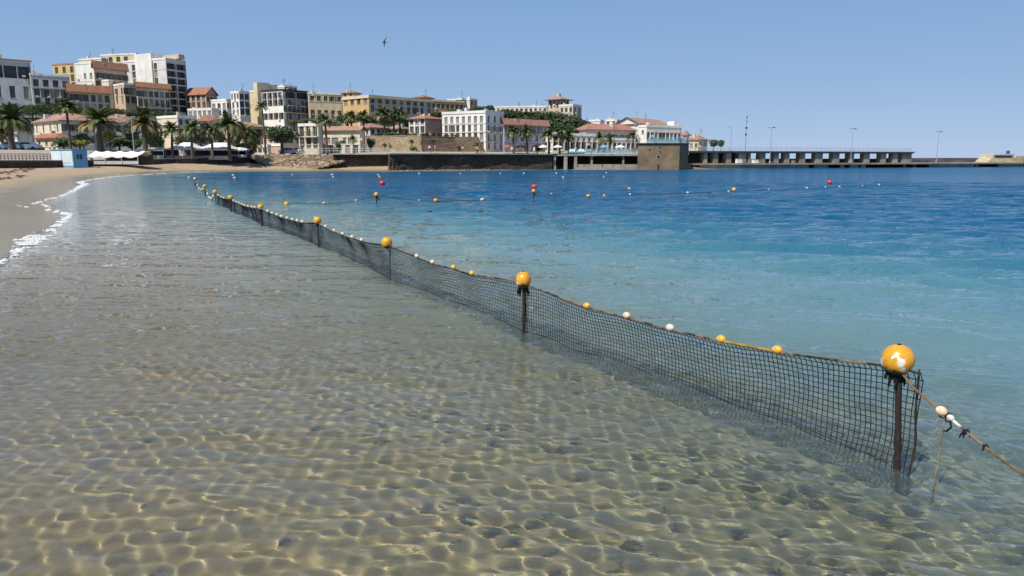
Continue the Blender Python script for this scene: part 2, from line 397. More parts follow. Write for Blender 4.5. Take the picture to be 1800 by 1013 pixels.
posts = [  # ball centre px, py, distance Y
    (1578, 633, 5.06), (920, 493, 9.18), (680, 427, 13.4), (558, 388, 18.5), (458, 364, 24.6), (405, 347.5, 30.9), (378, 337.5, 36.2), (360, 327.5, 45.7), (343, 314.5, 62.0)]
PB = [at(px, py, Yd) for px, py, Yd in posts]
where = ['nearest to the viewer at the free end of the net, flaked white', 'second from the near end, on a black pole with rag knots',
         'third from the near end, riding on the head rope, no pole', 'fourth from the near end, on a black pole crossing the net',
         'fifth from the near end of the net, on a thin pole', 'sixth from the near end, where the net darkens', 'seventh from the near end, where the netting stops',
         'just beyond the end of the netting, on a short stump pole', 'farthest post of the net line, near the beach']
def marker(i):
    P = PB[i]; r = (.108, .098, .097, .10, .10, .105, .105, .12, .13)[i]; rz = r * (1.04, 1.16, 1.12, 1.05, 1, 1, 1, 1, 1)[i]
    t = empty('net_post', (P.x, P.y, 0), 'yellow ball buoy ' + where[i], 'marker buoy', 'yellow ball buoys along the bathing net')
    mb = MB()
    n = 28 if i < 4 else 14; m_ = n // 2
    prof = []
    for k in range(m_ + 1):
        a = math.pi * k / m_
        rr = r * math.sin(a) * (1.0 - .05 * math.cos(a)); prof.append((max(rr, r * .05), -rz * math.cos(a)))
    mb.lathe((0, 0, 0), prof, n)
    if i < 3: mb.tube([(0, (r + .0002) * math.sin(a), (rz + .0002) * math.cos(a)) for a in np.linspace(0, 2 * math.pi, 40)], .0022, 4, cap=False)   # moulding seam
    b = mb.build('ball', Y_BALL[min(i, 2) if i < 3 else 1 + i % 2], t, True); b.location = (0, 0, P.z)
    if i in (0, 1): b.rotation_euler = (R(12), R(-6), R(78 if i == 0 else 200))
    mb = MB(); mb.lathe((0, 0, P.z + rz - .012), [(.018, 0), (.016, .014), (.006, .018)], 10); mb.build('eyelet', M_RAG, t, True)
    if i != 2:
        pr = (.024, .023, .03, .022, .024, .02, .02, .055, .06)[i]
        mb = MB(); zb = float(bed_z(np.array([P.x]), np.array([P.y]))[0]) - .15
        zs = np.linspace(zb, P.z - rz * .8, 14)
        mb.tube([(random.uniform(-.003, .003) + .008 * math.sin(z * 3) + ((P.z - z) * .085 if i == 0 else 0), 0, z) for z in zs], [pr * random.uniform(.88, 1.12) for _ in zs], 9)
        mb.build('pole', M_RUST, t, True)
    mb = MB()
    for k in range((9, 7, 5, 3, 2, 2, 2, 2, 2)[i]):        # knotted rags and rope tails under the ball
        a = random.uniform(0, 6.28); rr = random.uniform(.02, .07) if i < 2 else .03
        x, y = rr * math.cos(a), rr * math.sin(a) * .6; z0 = P.z - rz * .75
        L = random.uniform(.05, .13) if i != 2 else random.uniform(.06, .13)
        pts = [(x * .4, y * .4, z0 + .02), (x, y, z0 - .01), (x * 1.25 + random.uniform(-.01, .01), y * 1.2, z0 - L * .6), (x * 1.3, y * 1.1, z0 - L)]
        mb.tube(pts, [.013, .016, .012, .005] if i != 2 else [.006, .006, .004, .003], 5)
    mb.build('rope_knot', M_RAG if i != 2 else M_ROPE_PALE, t, True)
    return t
for i in range(len(posts)): marker(i)

traces = [  # head rope as seen between neighbouring balls, near one last: (px, py), floats: (px, kind)
    ([(920, 503), (932, 505), (975, 520), (1031, 541), (1097, 558.5), (1175, 580), (1265, 600.5), (1367, 620), (1470, 633), (1552, 643), (1578, 650)],
     [(1031, 0), (1097, 1), (1175, 2), (1265, 0), (1367, 0)]),
    ([(680, 432), (690, 433.5), (731, 452.5), (760, 463), (793, 472.5), (830, 483), (870, 489.5), (908, 494.5), (920, 498)],
     [(731, 1), (760, 1), (793, 0), (830, 0)]),
    ([(558, 392), (571, 399.5), (586, 407), (601, 412.5), (617, 418.5), (636, 423.5), (655, 427.5), (670, 429), (680, 431)],
     [(571, 1), (586, 1), (601, 1), (617, 1), (636, 1)]),
    ([(458, 367), (465, 370), (478, 376), (495, 382), (515, 387.5), (531, 391), (545, 391), (558, 390.5)],
     [(x, 1 if k % 3 else 2) for k, x in enumerate((470, 477, 485, 494, 504, 513, 522, 531))]),
    ([(405, 350), (413, 355), (421, 359), (432, 363), (445, 365.5), (458, 366)], [(x, 1) for x in (411, 415, 419, 424, 429, 435, 441, 447)]),
    ([(378, 340), (384, 345), (391, 348.5), (398, 349.5), (405, 349.5)], [(x, 1) for x in (383, 388, 393)]),
]
def rope_point(A, B, px, py):
    """where the sight line through a photo pixel meets the upright plane through A and B"""
    o = Vector((0, 0, H)); q = at(px, py, 10.0) - o; d = Vector((B.x - A.x, B.y - A.y, 0)); nrm = Vector((d.y, -d.x, 0)).normalized()
    t = (A - o).dot(nrm) / q.dot(nrm); P = o + q * t
    return (P - A).dot(d) / d.length_squared, P.z
names = ['from the near free end to the second buoy, coarse open mesh', 'between the second and third buoys', 'between the third and fourth buoys',
         'between the fourth and fifth buoys', 'between the fifth and sixth buoys', 'farthest dark short panel beyond the sixth buoy']
for k, (tr, fl) in enumerate(traces):
    A, B = PB[k + 1], PB[k]                       # far, near
    d = Vector((B.x - A.x, B.y - A.y, 0)); L = d.length; d.normalize(); nrm = Vector((-d.y, d.x, 0))
    if nrm.y < 0: nrm = -nrm                      # points away from the viewer
    pts = sorted([rope_point(A, B, *p) for p in tr]); us = [p[0] for p in pts]; zs = [p[1] for p in pts]
    us[0], us[-1] = 0.0, 1.0
    top = lambda u: float(np.interp(u, us, zs))
    off = .05
    ext = .17 / L if k == 0 else .02 / L
    bz = float(bed_z(np.array([(A.x + B.x) / 2]), np.array([(A.y + B.y) / 2]))[0]) - .03
    def node(u, z, j):                            # j 0 top .. 1 bottom
        uc = min(u, 1.0); bl = .11 * math.sin(math.pi * uc) * math.sin(math.pi * min(1, j * 1.1)) + .035 * noise.noise(Vector((u * L * 1.3, z * 2, k * 9.1)))
        ds = .022 * noise.noise(Vector((u * L * 2.2, z * 3, 5 + k)))
        if k == 0 and u > .93: ds -= (u - .93) * L * .07 * math.sin(math.pi * j)
        q = Vector((A.x, A.y, 0)) + d * (u * L + ds) + nrm * (off * (1 if j > .02 else .3) + bl)
        q.z = z + .022 * noise.noise(Vector((u * L * 1.7, z * 1.5, 20 + k))) * (1 if j > .03 else 0); return q
    cell = .047 if k < 4 else .06
    nu = int((1 + ext) * L / cell); nr = int((max(zs) - bz) / .047)
    t = empty('safety_net', ((A.x + B.x) / 2, (A.y + B.y) / 2, 0), 'black bathing net panel ' + names[k], 'net', 'panels of the long bathing net')
    mb = MB(); rad = .0041 if k < 3 else .0045
    G = []
    for i in range(nu + 1):
        u = (1 + ext) * i / nu; zt = top(min(u, 1.0))
        if u < .05 or u > .95 and u < 1.0: pass
        col = []
        for j in range(nr + 1):
            w_ = j / nr; col.append(node(u, zt + (bz - zt) * w_, w_))
        G.append(col)
    for col in G: mb.tube(col, rad, 3, cap=False)
    for j in range(1, nr + 1):
        row = [G[i][j] for i in range(nu + 1)]
        # the cords sag a little between two knots
        mb.tube(row, rad, 3, cap=False)
    part(mb, 'netting', M_NET, t)
    mb = MB(); rp = [node(u, top(u), 0) for u in np.linspace(0, 1, 60)]
    mb.tube(rp, [.009 + .003 * abs(noise.noise(Vector((q.x * 9, q.y * 9, 0)))) for q in rp], 6)
    part(mb, 'head_rope', M_ROPE_TOP if k < 2 else M_ROPE_PALE, t, True)
    if k == 0:
        mb = MB(); ua, ub = [rope_point(A, B, x, 600)[0] for x in (1262, 1362)]
        mb.tube([node(u, top(u) + .004, 0) for u in np.linspace(ua, ub, 14)], .0125, 7); part(mb, 'rope_sleeve', M_ROPE_YEL, t, True)
        mb = MB(); zz = np.linspace(bz, top(1) + .03, 16)
        mb.tube([node(1 + ext, z, .5) + Vector((.006 * math.sin(z * 9), 0, 0)) for z in zz], [.0075 * random.uniform(.8, 1.3) for _ in zz], 6)
        mb.tube([node(1.0, top(1) - .01, 0) + Vector((0, 0, .02)), node(1 + ext * .5, top(1) + .01, 0), node(1 + ext, top(1) + .01, 0)], .008, 6)
        part(mb, 'edge_rope', M_RUST, t, True)
    mb = MB(); mb.tube([node(u, .015 + .012 * math.sin(u * 23), .62) for u in np.linspace(0, 1, 50)], .0055 if k < 3 else .008, 5)
    part(mb, 'foot_rope', M_ROPE_BLACK, t, True)
    if k < 4:                                     # short cord tails tied along the rope
        mb = MB()
        for q in range(9 if k == 0 else 7):
            u = random.random(); P = node(u, top(u), 0)
            mb.tube([P, P + Vector((random.uniform(-.015, .015), random.uniform(-.01, .01), random.uniform(.004, .02))), P + Vector((random.uniform(-.03, .03), 0, random.uniform(-.03, .012)))], [.004, .003, .0015], 4)
        part(mb, 'cord_tails', M_RAG, t)['kind'] = 'stuff'
    for (fx, kind) in fl:
        py = np.interp(fx, [p[0] for p in tr], [p[1] for p in tr])
        u, z = rope_point(A, B, fx, py); P = node(u, z, 0)
        fr = .037 if k < 2 else (.040 if k == 2 else .046)
        mb = MB(); mb.ball((0, 0, 0), fr, fr * 1.25, 16 if k < 2 else 10)
        f = mb.build('float', M_FLOAT[kind], t, True)
        f.location = P - t.location + Vector((0, 0, .022)); f.rotation_euler = d.to_track_quat('Z', 'Y').to_euler()
# bare rope from the end of the netting to the last posts
for a, b_, lb in ((6, 7, 'pale rope hanging between the last net panel and the stump post'), (7, 8, 'pale rope with small floats between the two farthest posts')):
    A, B = PB[a], PB[b_]; mb = MB()
    mb.tube([A.lerp(B, u) + Vector((0, 0, -.08 - .45 * math.sin(math.pi * u))) for u in np.linspace(0, 1, 20)], .022, 5)
    t = empty('float_rope', A.lerp(B, .5), lb, 'rope'); part(mb, 'rope', M_ROPE_PALE, t, True)
    for q in range(4):
        u = .15 + .2 * q; P = A.lerp(B, u) + Vector((0, 0, -.06 - .45 * math.sin(math.pi * u)))
        mb = MB(); mb.ball((0, 0, 0), .07, .08, 8); f = mb.build('float', M_FLOAT[1], t, True); f.location = P - t.location

# the free rope that runs from the nearest post towards the viewer's right
A = PB[0]; dv = (PB[0] - PB[1]); dv.z = 0; dv.normalize()
B = A + dv * 1.6
rp = []
for px, py in ((1580, 655), (1604, 681), (1632, 704), (1652, 722), (1672, 737), (1696, 757), (1725, 781), (1760, 808), (1800, 835)):
    u, z = rope_point(A, B, px, py); q = A + dv * (u * 1.6); q.z = z; rp.append(q)
rp[0] = A + Vector((.01, -.06, -.085))
e = rp[-1] - rp[-2]; 
for s_ in (1, 2, 3): rp.append(rp[-1] + e * 1.0 + Vector((0, 0, -.02)))
t = empty('mooring_rope', rp[4], 'worn brown rope sloping from the nearest buoy to the right edge', 'rope')
rs = []
for a_, b_ in zip(rp[:-1], rp[1:]):
    for u in np.linspace(0, 1, 8, endpoint=False): rs.append(a_.lerp(b_, u))
mb = MB(); mb.tube(rs, [.0085 * (1 + .22 * math.sin(i * 1.9)) for i in range(len(rs))], 7); part(mb, 'rope', M_ROPE_BROWN, t, True)
def near(px): 
    i = min(range(9), key=lambda i: abs((1580, 1604, 1632, 1652, 1672, 1696, 1725, 1760, 1800)[i] - px)); return rp[i]
q0 = rp[3].lerp(rp[4], .15); q1 = rp[3].lerp(rp[4], .95)
for q, kd, rr in ((q0, 1, .034), (q1, 2, .022)):
    mb = MB(); mb.ball((0, 0, 0), rr, rr * 1.12, 16); f = mb.build('float', M_FLOAT[kd], t, True); f.location = q - t.location + Vector((0, 0, .006)); f.rotation_euler = e.to_track_quat('Z', 'Y').to_euler()
mb = MB()
for c in (q0.lerp(q1, .45), q1): 
    for k in range(7):
        a = k * .9; mb.tube([c + Vector((.03 * math.cos(a + s) * .9, .02, .03 * math.sin(a + s))) for s in np.linspace(0, 2.4, 5)], .004, 4)
mb.tube([q1 + Vector((0, 0, -.02)), q1 + Vector((.01, 0, -.06)), q1 + Vector((-.02, 0, -.09)), q1 + Vector((-.035, 0, -.085))], .007, 5)
part(mb, 'lashing', M_RAG, t, True)
mb = MB(); hs = []
z0 = q0.z - .02
for i in range(30):
    z = z0 - (z0 + .35) * i / 29; hs.append(q0.lerp(q1, .4) + Vector((-.012 * i / 29 * 3 + .004 * math.sin(i * 1.7), 0, z - q0.lerp(q1, .4).z)))
mb.tube(hs, [.006 * (1 + .25 * math.sin(i * 2.3)) for i in range(30)], 6); part(mb, 'hanging_rope', M_ROPE_PALE, t, True)
mb = MB(); mb.tube([q0 + Vector((-.02 + .008 * math.sin(i * 1.2), 0, -.02 - i * .013)) for i in range(16)], .003, 4)
mb.tube([q0 + Vector((-.012 + .012 * math.sin(i * .8 + 1), .01, -.02 - i * .012)) for i in range(15)], .0022, 4); part(mb, 'frayed_twine', M_ROPE_PALE, t)
for q_, n_ in ((rp[5], 8), (rp[6].lerp(rp[7], .1), 3)):
    mb = MB()
    for k in range(n_):
        dx = random.uniform(-.03, .03); mb.tube([q_ + Vector((dx * .3, -.008, .012)), q_ + Vector((dx * .7, -.014, -.006)), q_ + Vector((dx * 1.3, -.01, -random.uniform(.015, .06)))], [.008, .008, .003], 5)
    part(mb, 'rag_tie', M_RAG, t, True)
mb = MB(); mb.tube([rp[4].lerp(rp[5], u) for u in (.15, .4, .7)], .0105, 7); part(mb, 'rope_sleeve', M_FLOAT[2], t, True)

# ------------------------------------------------------------------ far float lines and loose buoys
def fline(pxs, label, rad=.025, floats=(), fr=.09, step=None, seed=1):
    P = [at(px, py, Yd) if Yd else ground(px, py, zz) for px, py, Yd, zz in pxs]
    t = empty('float_line', P[len(P) // 2], label, 'float line', 'float lines across the bay')
    mb = MB(); mb.tube(P, rad, 4); part(mb, 'rope', M_ROPE_BLACK, t)
    rr = random.Random(seed); L = [(P[i + 1] - P[i]).length for i in range(len(P) - 1)]; T = sum(L); s = step
    step = step and step * 1.3
    while step and s < T:
        u = s; i = 0
        while i < len(L) - 1 and u > L[i]: u -= L[i]; i += 1
        q = P[i].lerp(P[i + 1], min(1, u / L[i])); mb = MB(); r_ = fr * rr.uniform(.7, 1.2); mb.ball((0, 0, 0), r_ * 1.2, r_, 8)
        f = mb.build('float', M_FLOAT[rr.choice((0, 1, 1, 2))], t, True); f.location = q - t.location + Vector((0, 0, .02)); s += step * rr.uniform(.5, 1.6)
    return t
def gp(px, py, z=.03): return (px, py, None, z)
Yp1, Yp2 = ground(662, 358).y, ground(938, 350).y
fline([gp(503, 357), gp(560, 358.5), gp(610, 356.5), (640, 350, Yp1, 0), (662, 345.5, Yp1, 0)], 'slack float line from the small yellow buoy to the yellow-topped pole', .012, fr=.055, step=2.2, seed=2)
fline([(662, 345.5, Yp1, 0), (700, 348.5, Yp1 + 1.5, 0), gp(745, 354), gp(800, 353), gp(870, 352), gp(912, 350), (925, 344, Yp2, 0), (938, 338, Yp2, 0)], 'dark float line between the two poles out in the bay', .012, fr=.055, step=2.8, seed=3)
fline([(938, 338, Yp2, 0), (955, 340.5, Yp2 + 1, 0), gp(985, 343), gp(1060, 344), gp(1160, 341), gp(1290, 337), gp(1370, 333), gp(1460, 329.5), gp(1560, 325)], 'float line running out from the second pole to the open water', .014, fr=.07, step=2.6, seed=4)
fline([gp(300, 312), gp(325, 312.5), gp(350, 314), gp(420, 313.5)], 'cream float line crossing the far end of the net', .02, fr=.13, step=4, seed=5)
fline([gp(350, 308), gp(430, 309), gp(520, 308), gp(600, 307.5), gp(680, 308)], 'far float line close under the distant beach', .02, fr=.15, step=6, seed=6)
fline([gp(680, 305.5), gp(780, 306), gp(900, 305.5), gp(1000, 305), gp(1110, 303.5)], 'far float line below the dark harbour wall', .02, fr=.15, step=5, seed=7)
fline([gp(480, 313), gp(550, 312), gp(640, 311), gp(700, 311.5)], 'short far float line left of the left red buoy', .016, fr=.12, step=7, seed=8)
fline([gp(900, 312), gp(1000, 312.5), gp(1075, 311)], 'short far float line right of the middle red buoy', .016, fr=.12, step=6, seed=9)
def pole_buoy(px, yb, yt, r, label):
    g = ground(px, yb); z = zat(yt, g.y); t = empty('pole_buoy', g, label, 'marker buoy')
    mb = MB(); mb.tube([(0, 0, -1), (0, 0, z)], .035, 7); mb.build('pole', M_RUST, t)
    mb = MB(); mb.ball((0, 0, 0), r, r * 1.05, 14); b = mb.build('ball', Y_BALL[2], t, True); b.location = (0, 0, z)
    mb = MB(); mb.tube([(-.02, 0, z - r), (.12, 0, z - r * 1.6), (.14, 0, z - r * 2.2)], .03, 5); mb.build('rope_knot', M_RAG, t)
pole_buoy(662, 358, 342.5, .125, 'yellow ball on a dark pole in mid bay, below the left red buoy')
pole_buoy(938, 350, 336.5, .115, 'yellow ball on a dark pole directly in front of the middle red buoy')
def loose(px, py, r, mat, label, nm='ball_buoy'):
    g = ground(px, py + 0.5); t = empty(nm, g, label, 'buoy')
    mb = MB(); mb.ball((0, 0, 0), r, r * .97, 16); b = mb.build('ball', mat, t, True); b.location = (0, 0, r * .55)
    mb = MB(); mb.lathe((0, 0, r * 1.5), [(r * .2, 0), (r * .18, r * .15), (r * .08, r * .2)], 8); mb.build('lifting_eye', M_RAG, t, True)
loose(672, 324.5, .24, M_RED, 'left of three red ball buoys, above the yellow-topped pole in mid bay')
loose(939, 331, .22, M_RED, 'middle red ball buoy, just behind the second pole')
loose(1458, 323, .23, M_RED, 'small red and white ball buoy at the right, near open water')
loose(504, 361, .13, Y_BALL[2], 'small yellow ball buoy floating between the net and the first pole')
loose(766, 354.5, .12, Y_BALL[2], 'small yellow ball buoy on the slack line right of the first pole')
loose(848, 352.5, .10, M_FLOAT[1], 'small cream ball buoy left of the second pole')
loose(1034, 346.5, .12, Y_BALL[2], 'small yellow ball buoy right of the second pole')
loose(1290, 335.5, .16, Y_BALL[2], 'yellow ball buoy far right on the outer float line')
loose(1106, 333, .11, M_FLOAT[0], 'tiny orange float beyond the outer line, between two yellow buoys')
loose(756, 372, .08, M_DARKBALL, 'small dark fouled float with no line, left one of two')
loose(845, 373.5, .10, M_DARKBALL, 'dark fouled float with pale cap, right one of two')

# ------------------------------------------------------------------ bird
bp = at(675, 74, 42.0)
def wing(side):
    pts = []
    for i in range(9):
        u = i / 8; pts.append((u, (.30 * u * side), .035 * math.sin(u * 3.1) + .02 * u, -.16 * u * u + .03 * u))
    return pts
mb = MB()
N = 8
def strip(side):
    up, lo = [], []
    for i in range(N + 1):
        u = i / N; z = .27 * u * side - .0; x = .035 + .14 * u ** 1.7 * (1 if side > 0 else -.03) - .02 * (side < 0)
        c = .045 * (1 - u) ** .6 + .004
        up.append(Vector((x - c, .06 * u, z))); lo.append(Vector((x + c * .6, .06 * u, z)))
    b = len(mb.v)
    for i in range(N):
        a, b1, c1, d1 = up[i], up[i + 1], lo[i + 1], lo[i]
        th = Vector((0, .008 * (1 - i / N) + .002, 0))
        mb.add([a - th, b1 - th, c1 - th, d1 - th, a + th, b1 + th, c1 + th, d1 + th], [(0, 1, 2, 3), (7, 6, 5, 4), (0, 4, 5, 1), (2, 6, 7, 3), (1, 5, 6, 2), (0, 3, 7, 4)])
strip(1); strip(-1)
mb.tube([(-.10, 0, .02), (-.07, 0, .012), (0, 0, 0), (.07, 0, -.02), (.15, .0, -.045)], [.006, .022, .034, .024, .006], 8)
mb.tube([(.12, 0, -.035), (.19, .02, -.07)], [.014, .004], 5); mb.tube([(.12, 0, -.035), (.20, -.02, -.05)], [.014, .004], 5)
bo = mb.build('bird', plain('feathers', (.035, .03, .03), .7, .1), None, True, bp); tag(bo, 'dark curved-winged bird flying alone in the clear sky', 'bird')
bo.rotation_euler = (0, R(0), R(8))

# ------------------------------------------------------------------ land behind the bay
WPX = np.array([-300, -60, 90, 200, 300, 440, 600, 683, 685, 970, 1013, 1210, 1216, 1300])
WY_ = np.array([88, 99, 111, 119, 132, 143, 143, 140, 134, 151, 152.5, 152.5, 176, 178.])
def wall_y(px): return float(np.interp(px, WPX, WY_))
def land_z(px, t):
    prom = np.interp(px, [-60, 90, 200, 300, 400, 440, 560, 970], [1.75, 1.75, 1.85, 2.0, 2.45, 2.6, 2.98, 3.05])
    z = prom + np.maximum(0, 3.6 - prom) * smooth(5, 16, t)
    l1 = np.interp(px, [560, 600, 860, 880], [0, 1, 1, 0]); z = z + (6.7 - z) * l1 * smooth(24.5, 27, t)
    hl = np.interp(px, [300, 340, 450, 600, 760, 860, 900, 1030, 1060, 1200, 1300], [16.5, 15, 13.5, 12.5, 10.5, 12, 14, 13, 7, 5, 3.3])
    return z + np.maximum(0, hl - z) * smooth(82, 112, t)
pxs = np.unique(np.concatenate([np.linspace(-300, 1300, 260), [683, 685, 1210, 1216]]))
ts = np.concatenate([np.linspace(0, 30, 40), np.linspace(32, 100, 24), [140, 260, 500]])
PX, T = np.meshgrid(pxs, ts, indexing='ij')
WYg = np.interp(PX, WPX, WY_); Yg = WYg + T; Xg = (PX - 900) / F * (Yg * CP); Zg = land_z(PX, T)
def m_land():
    m = NT('land'); p = m.pos(); n = m.noise(p, .12, 5, .65); n2 = m.noise(p, 1.6, 4, .6)
    z = m.n('ShaderNodeSeparateXYZ', Vector=p).outputs['Z']
    pave = m.mix(m.ramp(n2, [(.3, 0), (.7, 1)]), (.30, .27, .22), (.40, .36, .30))
    slope = m.mix(m.ramp(n, [(.33, 0), (.5, 1)]), (.20, .15, .085), (.035, .05, .016))
    slope = m.mix(m.math('MULTIPLY', m.ramp(n2, [(.4, 0), (.65, 1)]), .5), slope, (.16, .13, .06))
    b = m.bsdf(Base__Color=m.mix(m.ramp(m.math('MULTIPLY', z, .1), [(.40, 0), (.46, 1)]), pave, slope), Roughness=.95)
    m.link(m.bump(n2, .5, .3), b.inputs['Normal']); return m.mat
hill = grid_obj('hillside', Xg, Yg, Zg, m_land(), False); tag(hill, kind='structure')
def lz(px, Y): return float(land_z(np.array([px]), np.array([Y - wall_y(px)]))[0])

# ------------------------------------------------------------------ building kit
def pm(n, c, **k): return plain('plaster_' + n, c, .9, k.pop('var', .08), .35, dirt=k.pop('dirt', .22), **k)
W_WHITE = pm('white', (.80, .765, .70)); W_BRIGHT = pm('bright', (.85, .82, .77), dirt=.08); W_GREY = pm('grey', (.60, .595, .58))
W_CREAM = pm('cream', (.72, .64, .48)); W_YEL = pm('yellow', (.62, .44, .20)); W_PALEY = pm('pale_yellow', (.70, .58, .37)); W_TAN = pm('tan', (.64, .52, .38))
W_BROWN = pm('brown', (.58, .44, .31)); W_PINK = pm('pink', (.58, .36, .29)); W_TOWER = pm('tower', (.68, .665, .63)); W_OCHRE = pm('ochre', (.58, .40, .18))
W_ROSE = pm('rose', (.70, .58, .52)); W_BLUEGREY = pm('blue_grey', (.56, .59, .62)); W_SHADED = pm('shaded_grey', (.36, .40, .44))
M_GLASS = plain('window_glass', (.075, .072, .068), .35, .3, .5, spec=.4); M_GLASS2 = plain('window_dim', (.10, .09, .08), .35, .3, .5)
M_FRAME = plain('frame_white', (.62, .60, .56), .6, .1); M_FRAME2 = plain('frame_grey', (.34, .32, .29), .7, .15); M_FRAMEB = plain('frame_brown', (.13, .085, .05), .7, .15); M_SHUT = plain('shutter', (.17, .13, .10), .7, .15)
M_SHUTG = plain('shutter_grey', (.26, .25, .22), .7, .15); M_TRIM = plain('trim', (.66, .63, .57), .85, .08); M_DARK = plain('dark_metal', (.04, .042, .045), .6, .1)
M_CONC = plain('concrete', (.34, .30, .245), .95, .16, .5, bump=.3, dirt=.5); M_GREYMET = plain('galvanised', (.45, .46, .47), .45, .1, metal=.3)
def m_tile(n, a, b_):
    m = NT(n); p = m.pos(); n1 = m.noise(p, .8, 5, .65); n2 = m.noise(p, 7, 2, .6)
    w_ = m.n('ShaderNodeTexWave', Vector=p, Scale=2.2, Distortion=.6, Detail=1).outputs['Fac']
    c = m.mix(m.ramp(n1, [(.3, 0), (.7, 1)]), a, b_); c = m.mix(m.math('MULTIPLY', m.ramp(n2, [(.45, 0), (.7, 1)]), .5), c, tuple(x * .5 for x in a))
    b = m.bsdf(Base__Color=c, Roughness=.9); m.link(m.bump(w_, .7, .12), b.inputs['Normal']); return m.mat
M_TILE = m_tile('clay_tiles', (.36, .155, .085), (.50, .25, .15)); M_TILE2 = m_tile('clay_tiles_faded', (.40, .22, .15), (.55, .36, .26)); M_TILER = m_tile('clay_tiles_red', (.40, .17, .12), (.52, .30, .22))
_wcache = {}
def window_mesh(w, h, kind):
    key = (round(w, 2), round(h, 2), kind)
    if key in _wcache: return _wcache[key]
    mb = MB(); d = .02 if kind != 'loggia' else .9; hw = w / 2; hh = h / 2; fw = min(.09, w * .08)
    mb.quad((-hw, d, -hh), (hw, d, -hh), (hw, d, hh), (-hw, d, hh), 1)
    mb.box(-hw, -hw + fw, d - .05, d - .003, -hh, hh); mb.box(hw - fw, hw, d - .05, d - .003, -hh, hh)
    mb.box(-hw + fw, hw - fw, d - .05, d - .003, hh - fw, hh); mb.box(-hw + fw, hw - fw, d - .05, d - .003, -hh, -hh + fw)
    if kind == 'loggia':
        for k in range(1, 3): x = -hw + w * k / 3; mb.box(x - .05, x + .05, d - .05, d - .003, -hh + fw, hh - fw)
        mb.box(-hw, hw, -.18, -.12, -hh + .85, -hh + .93, 2)
        for k in range(int(w / .35) + 1): x = -hw + .03 + (w - .06) * k / max(1, int(w / .35)); mb.box(x - .02, x + .02, -.17, -.13, -hh, -hh + .85, 2)
    else:
        mb.box(-.03, .03, d - .05, d - .003, -hh + fw, hh - fw)
        mb.box(-hw - .1, hw + .1, -.26, -.185, -hh - .10, -hh - .012, 0)
        if kind == 'shut':
            for s in (-1, 1): mb.box(s * (hw + .03) if s > 0 else -hw - .03 - w * .46, hw + .03 + w * .46 if s > 0 else -hw - .03, -.25, -.19, -hh, hh, 2)
        if kind == 'closed': mb.box(-hw + fw, -.035, d - .045, d - .02, -hh + fw, hh - fw, 2); mb.box(.035, hw - fw, d - .045, d - .02, -hh + fw, hh - fw, 2)
        if kind == 'balcony':
            mb.box(-hw - .35, hw + .35, -1.0, -.185, -hh - .15, -hh - .013, 0)
            mb.box(-hw - .35, hw + .35, -1.0, -.95, -hh + .85, -hh + .92, 2)
            for k in range(9): x = -hw - .33 + (w + .66) * k / 8; mb.box(x - .02, x + .02, -.99, -.96, -hh, -hh + .85, 2)
    me = mb.mesh('window', [M_FRAME2 if kind not in ('balcony', 'loggia') else (M_TRIM if kind == 'balcony' else M_SHUT), M_GLASS if kind != 'closed' else M_GLASS2, M_SHUT if kind in ('shut',) else (M_DARK if kind in ('balcony', 'loggia') else M_SHUTG)])
    _wcache[key] = me; return me
rb = random.Random(11)
def facade(mb, root, O, d, Ln, z0, z1, rows, depth=.2, mi=0):
    """wall with real openings. rows: (z centre, count, width, height, kind[, margin fraction])"""
    n = Vector((d.y, -d.x, 0)); inw = -n
    P = lambda u, z, k=0.0: Vector((O.x + d.x * u + inw.x * k, O.y + d.y * u + inw.y * k, z))
    zc = z0
    for r_ in sorted(rows):
        z, cnt, w_, h_, kind = r_[:5]; mg = r_[5] if len(r_) > 5 else 0.0
        zb, zt = z - h_ / 2, z + h_ / 2
        if zb <= zc + .03 or zt >= z1 - .03: continue
        pitch = (Ln - 2 * mg) / cnt; w = min(w_ * (1 if kind == 'loggia' else .82), pitch - .3); dp = depth if kind != 'loggia' else 1.1
        mb.quad(P(0, zc), P(Ln, zc), P(Ln, zb), P(0, zb), mi); u = 0; kq = 0
        for k in range(cnt):
            uc = mg + pitch * (k + .5); a, b = uc - w / 2, uc + w / 2
            mb.quad(P(u, zb), P(a, zb), P(a, zt), P(u, zt), mi); u = b
            mb.quad(P(a, zb), P(a, zb, dp), P(a, zt, dp), P(a, zt), mi); mb.quad(P(b, zb, dp), P(b, zb), P(b, zt), P(b, zt, dp), mi)
            mb.quad(P(a, zt), P(a, zt, dp), P(b, zt, dp), P(b, zt), mi); mb.quad(P(a, zb, dp), P(a, zb), P(b, zb), P(b, zb, dp), mi)
            kd = kind
            if kind in ('mix', 'win'): kd = rb.choice(('win', 'win', 'closed', 'shut') if kind == 'mix' else ('win', 'win', 'win', 'closed'))
            if kind == 'mixb': kd = rb.choice(('win', 'balcony', 'closed', 'win'))
            o = bpy.data.objects.new('window', window_mesh(w, h_, kd)); COL.objects.link(o); o.parent = root
            q = P(uc, z, .19 if kd != 'loggia' else .15); o.location = q - root.location; o.rotation_euler = (0, 0, math.atan2(d.y, d.x))
        mb.quad(P(u, zb), P(Ln, zb), P(Ln, zt), P(u, zt), mi); zc = zt
    mb.quad(P(0, zc), P(Ln, zc), P(Ln, z1), P(0, z1), mi)
def side_len(C, d, px, z):
    k = (px - 900) / F; kz = (z - H) * SP
    return (k * (C.y * CP - kz) - C.x) / (d.x - k * d.y * CP)
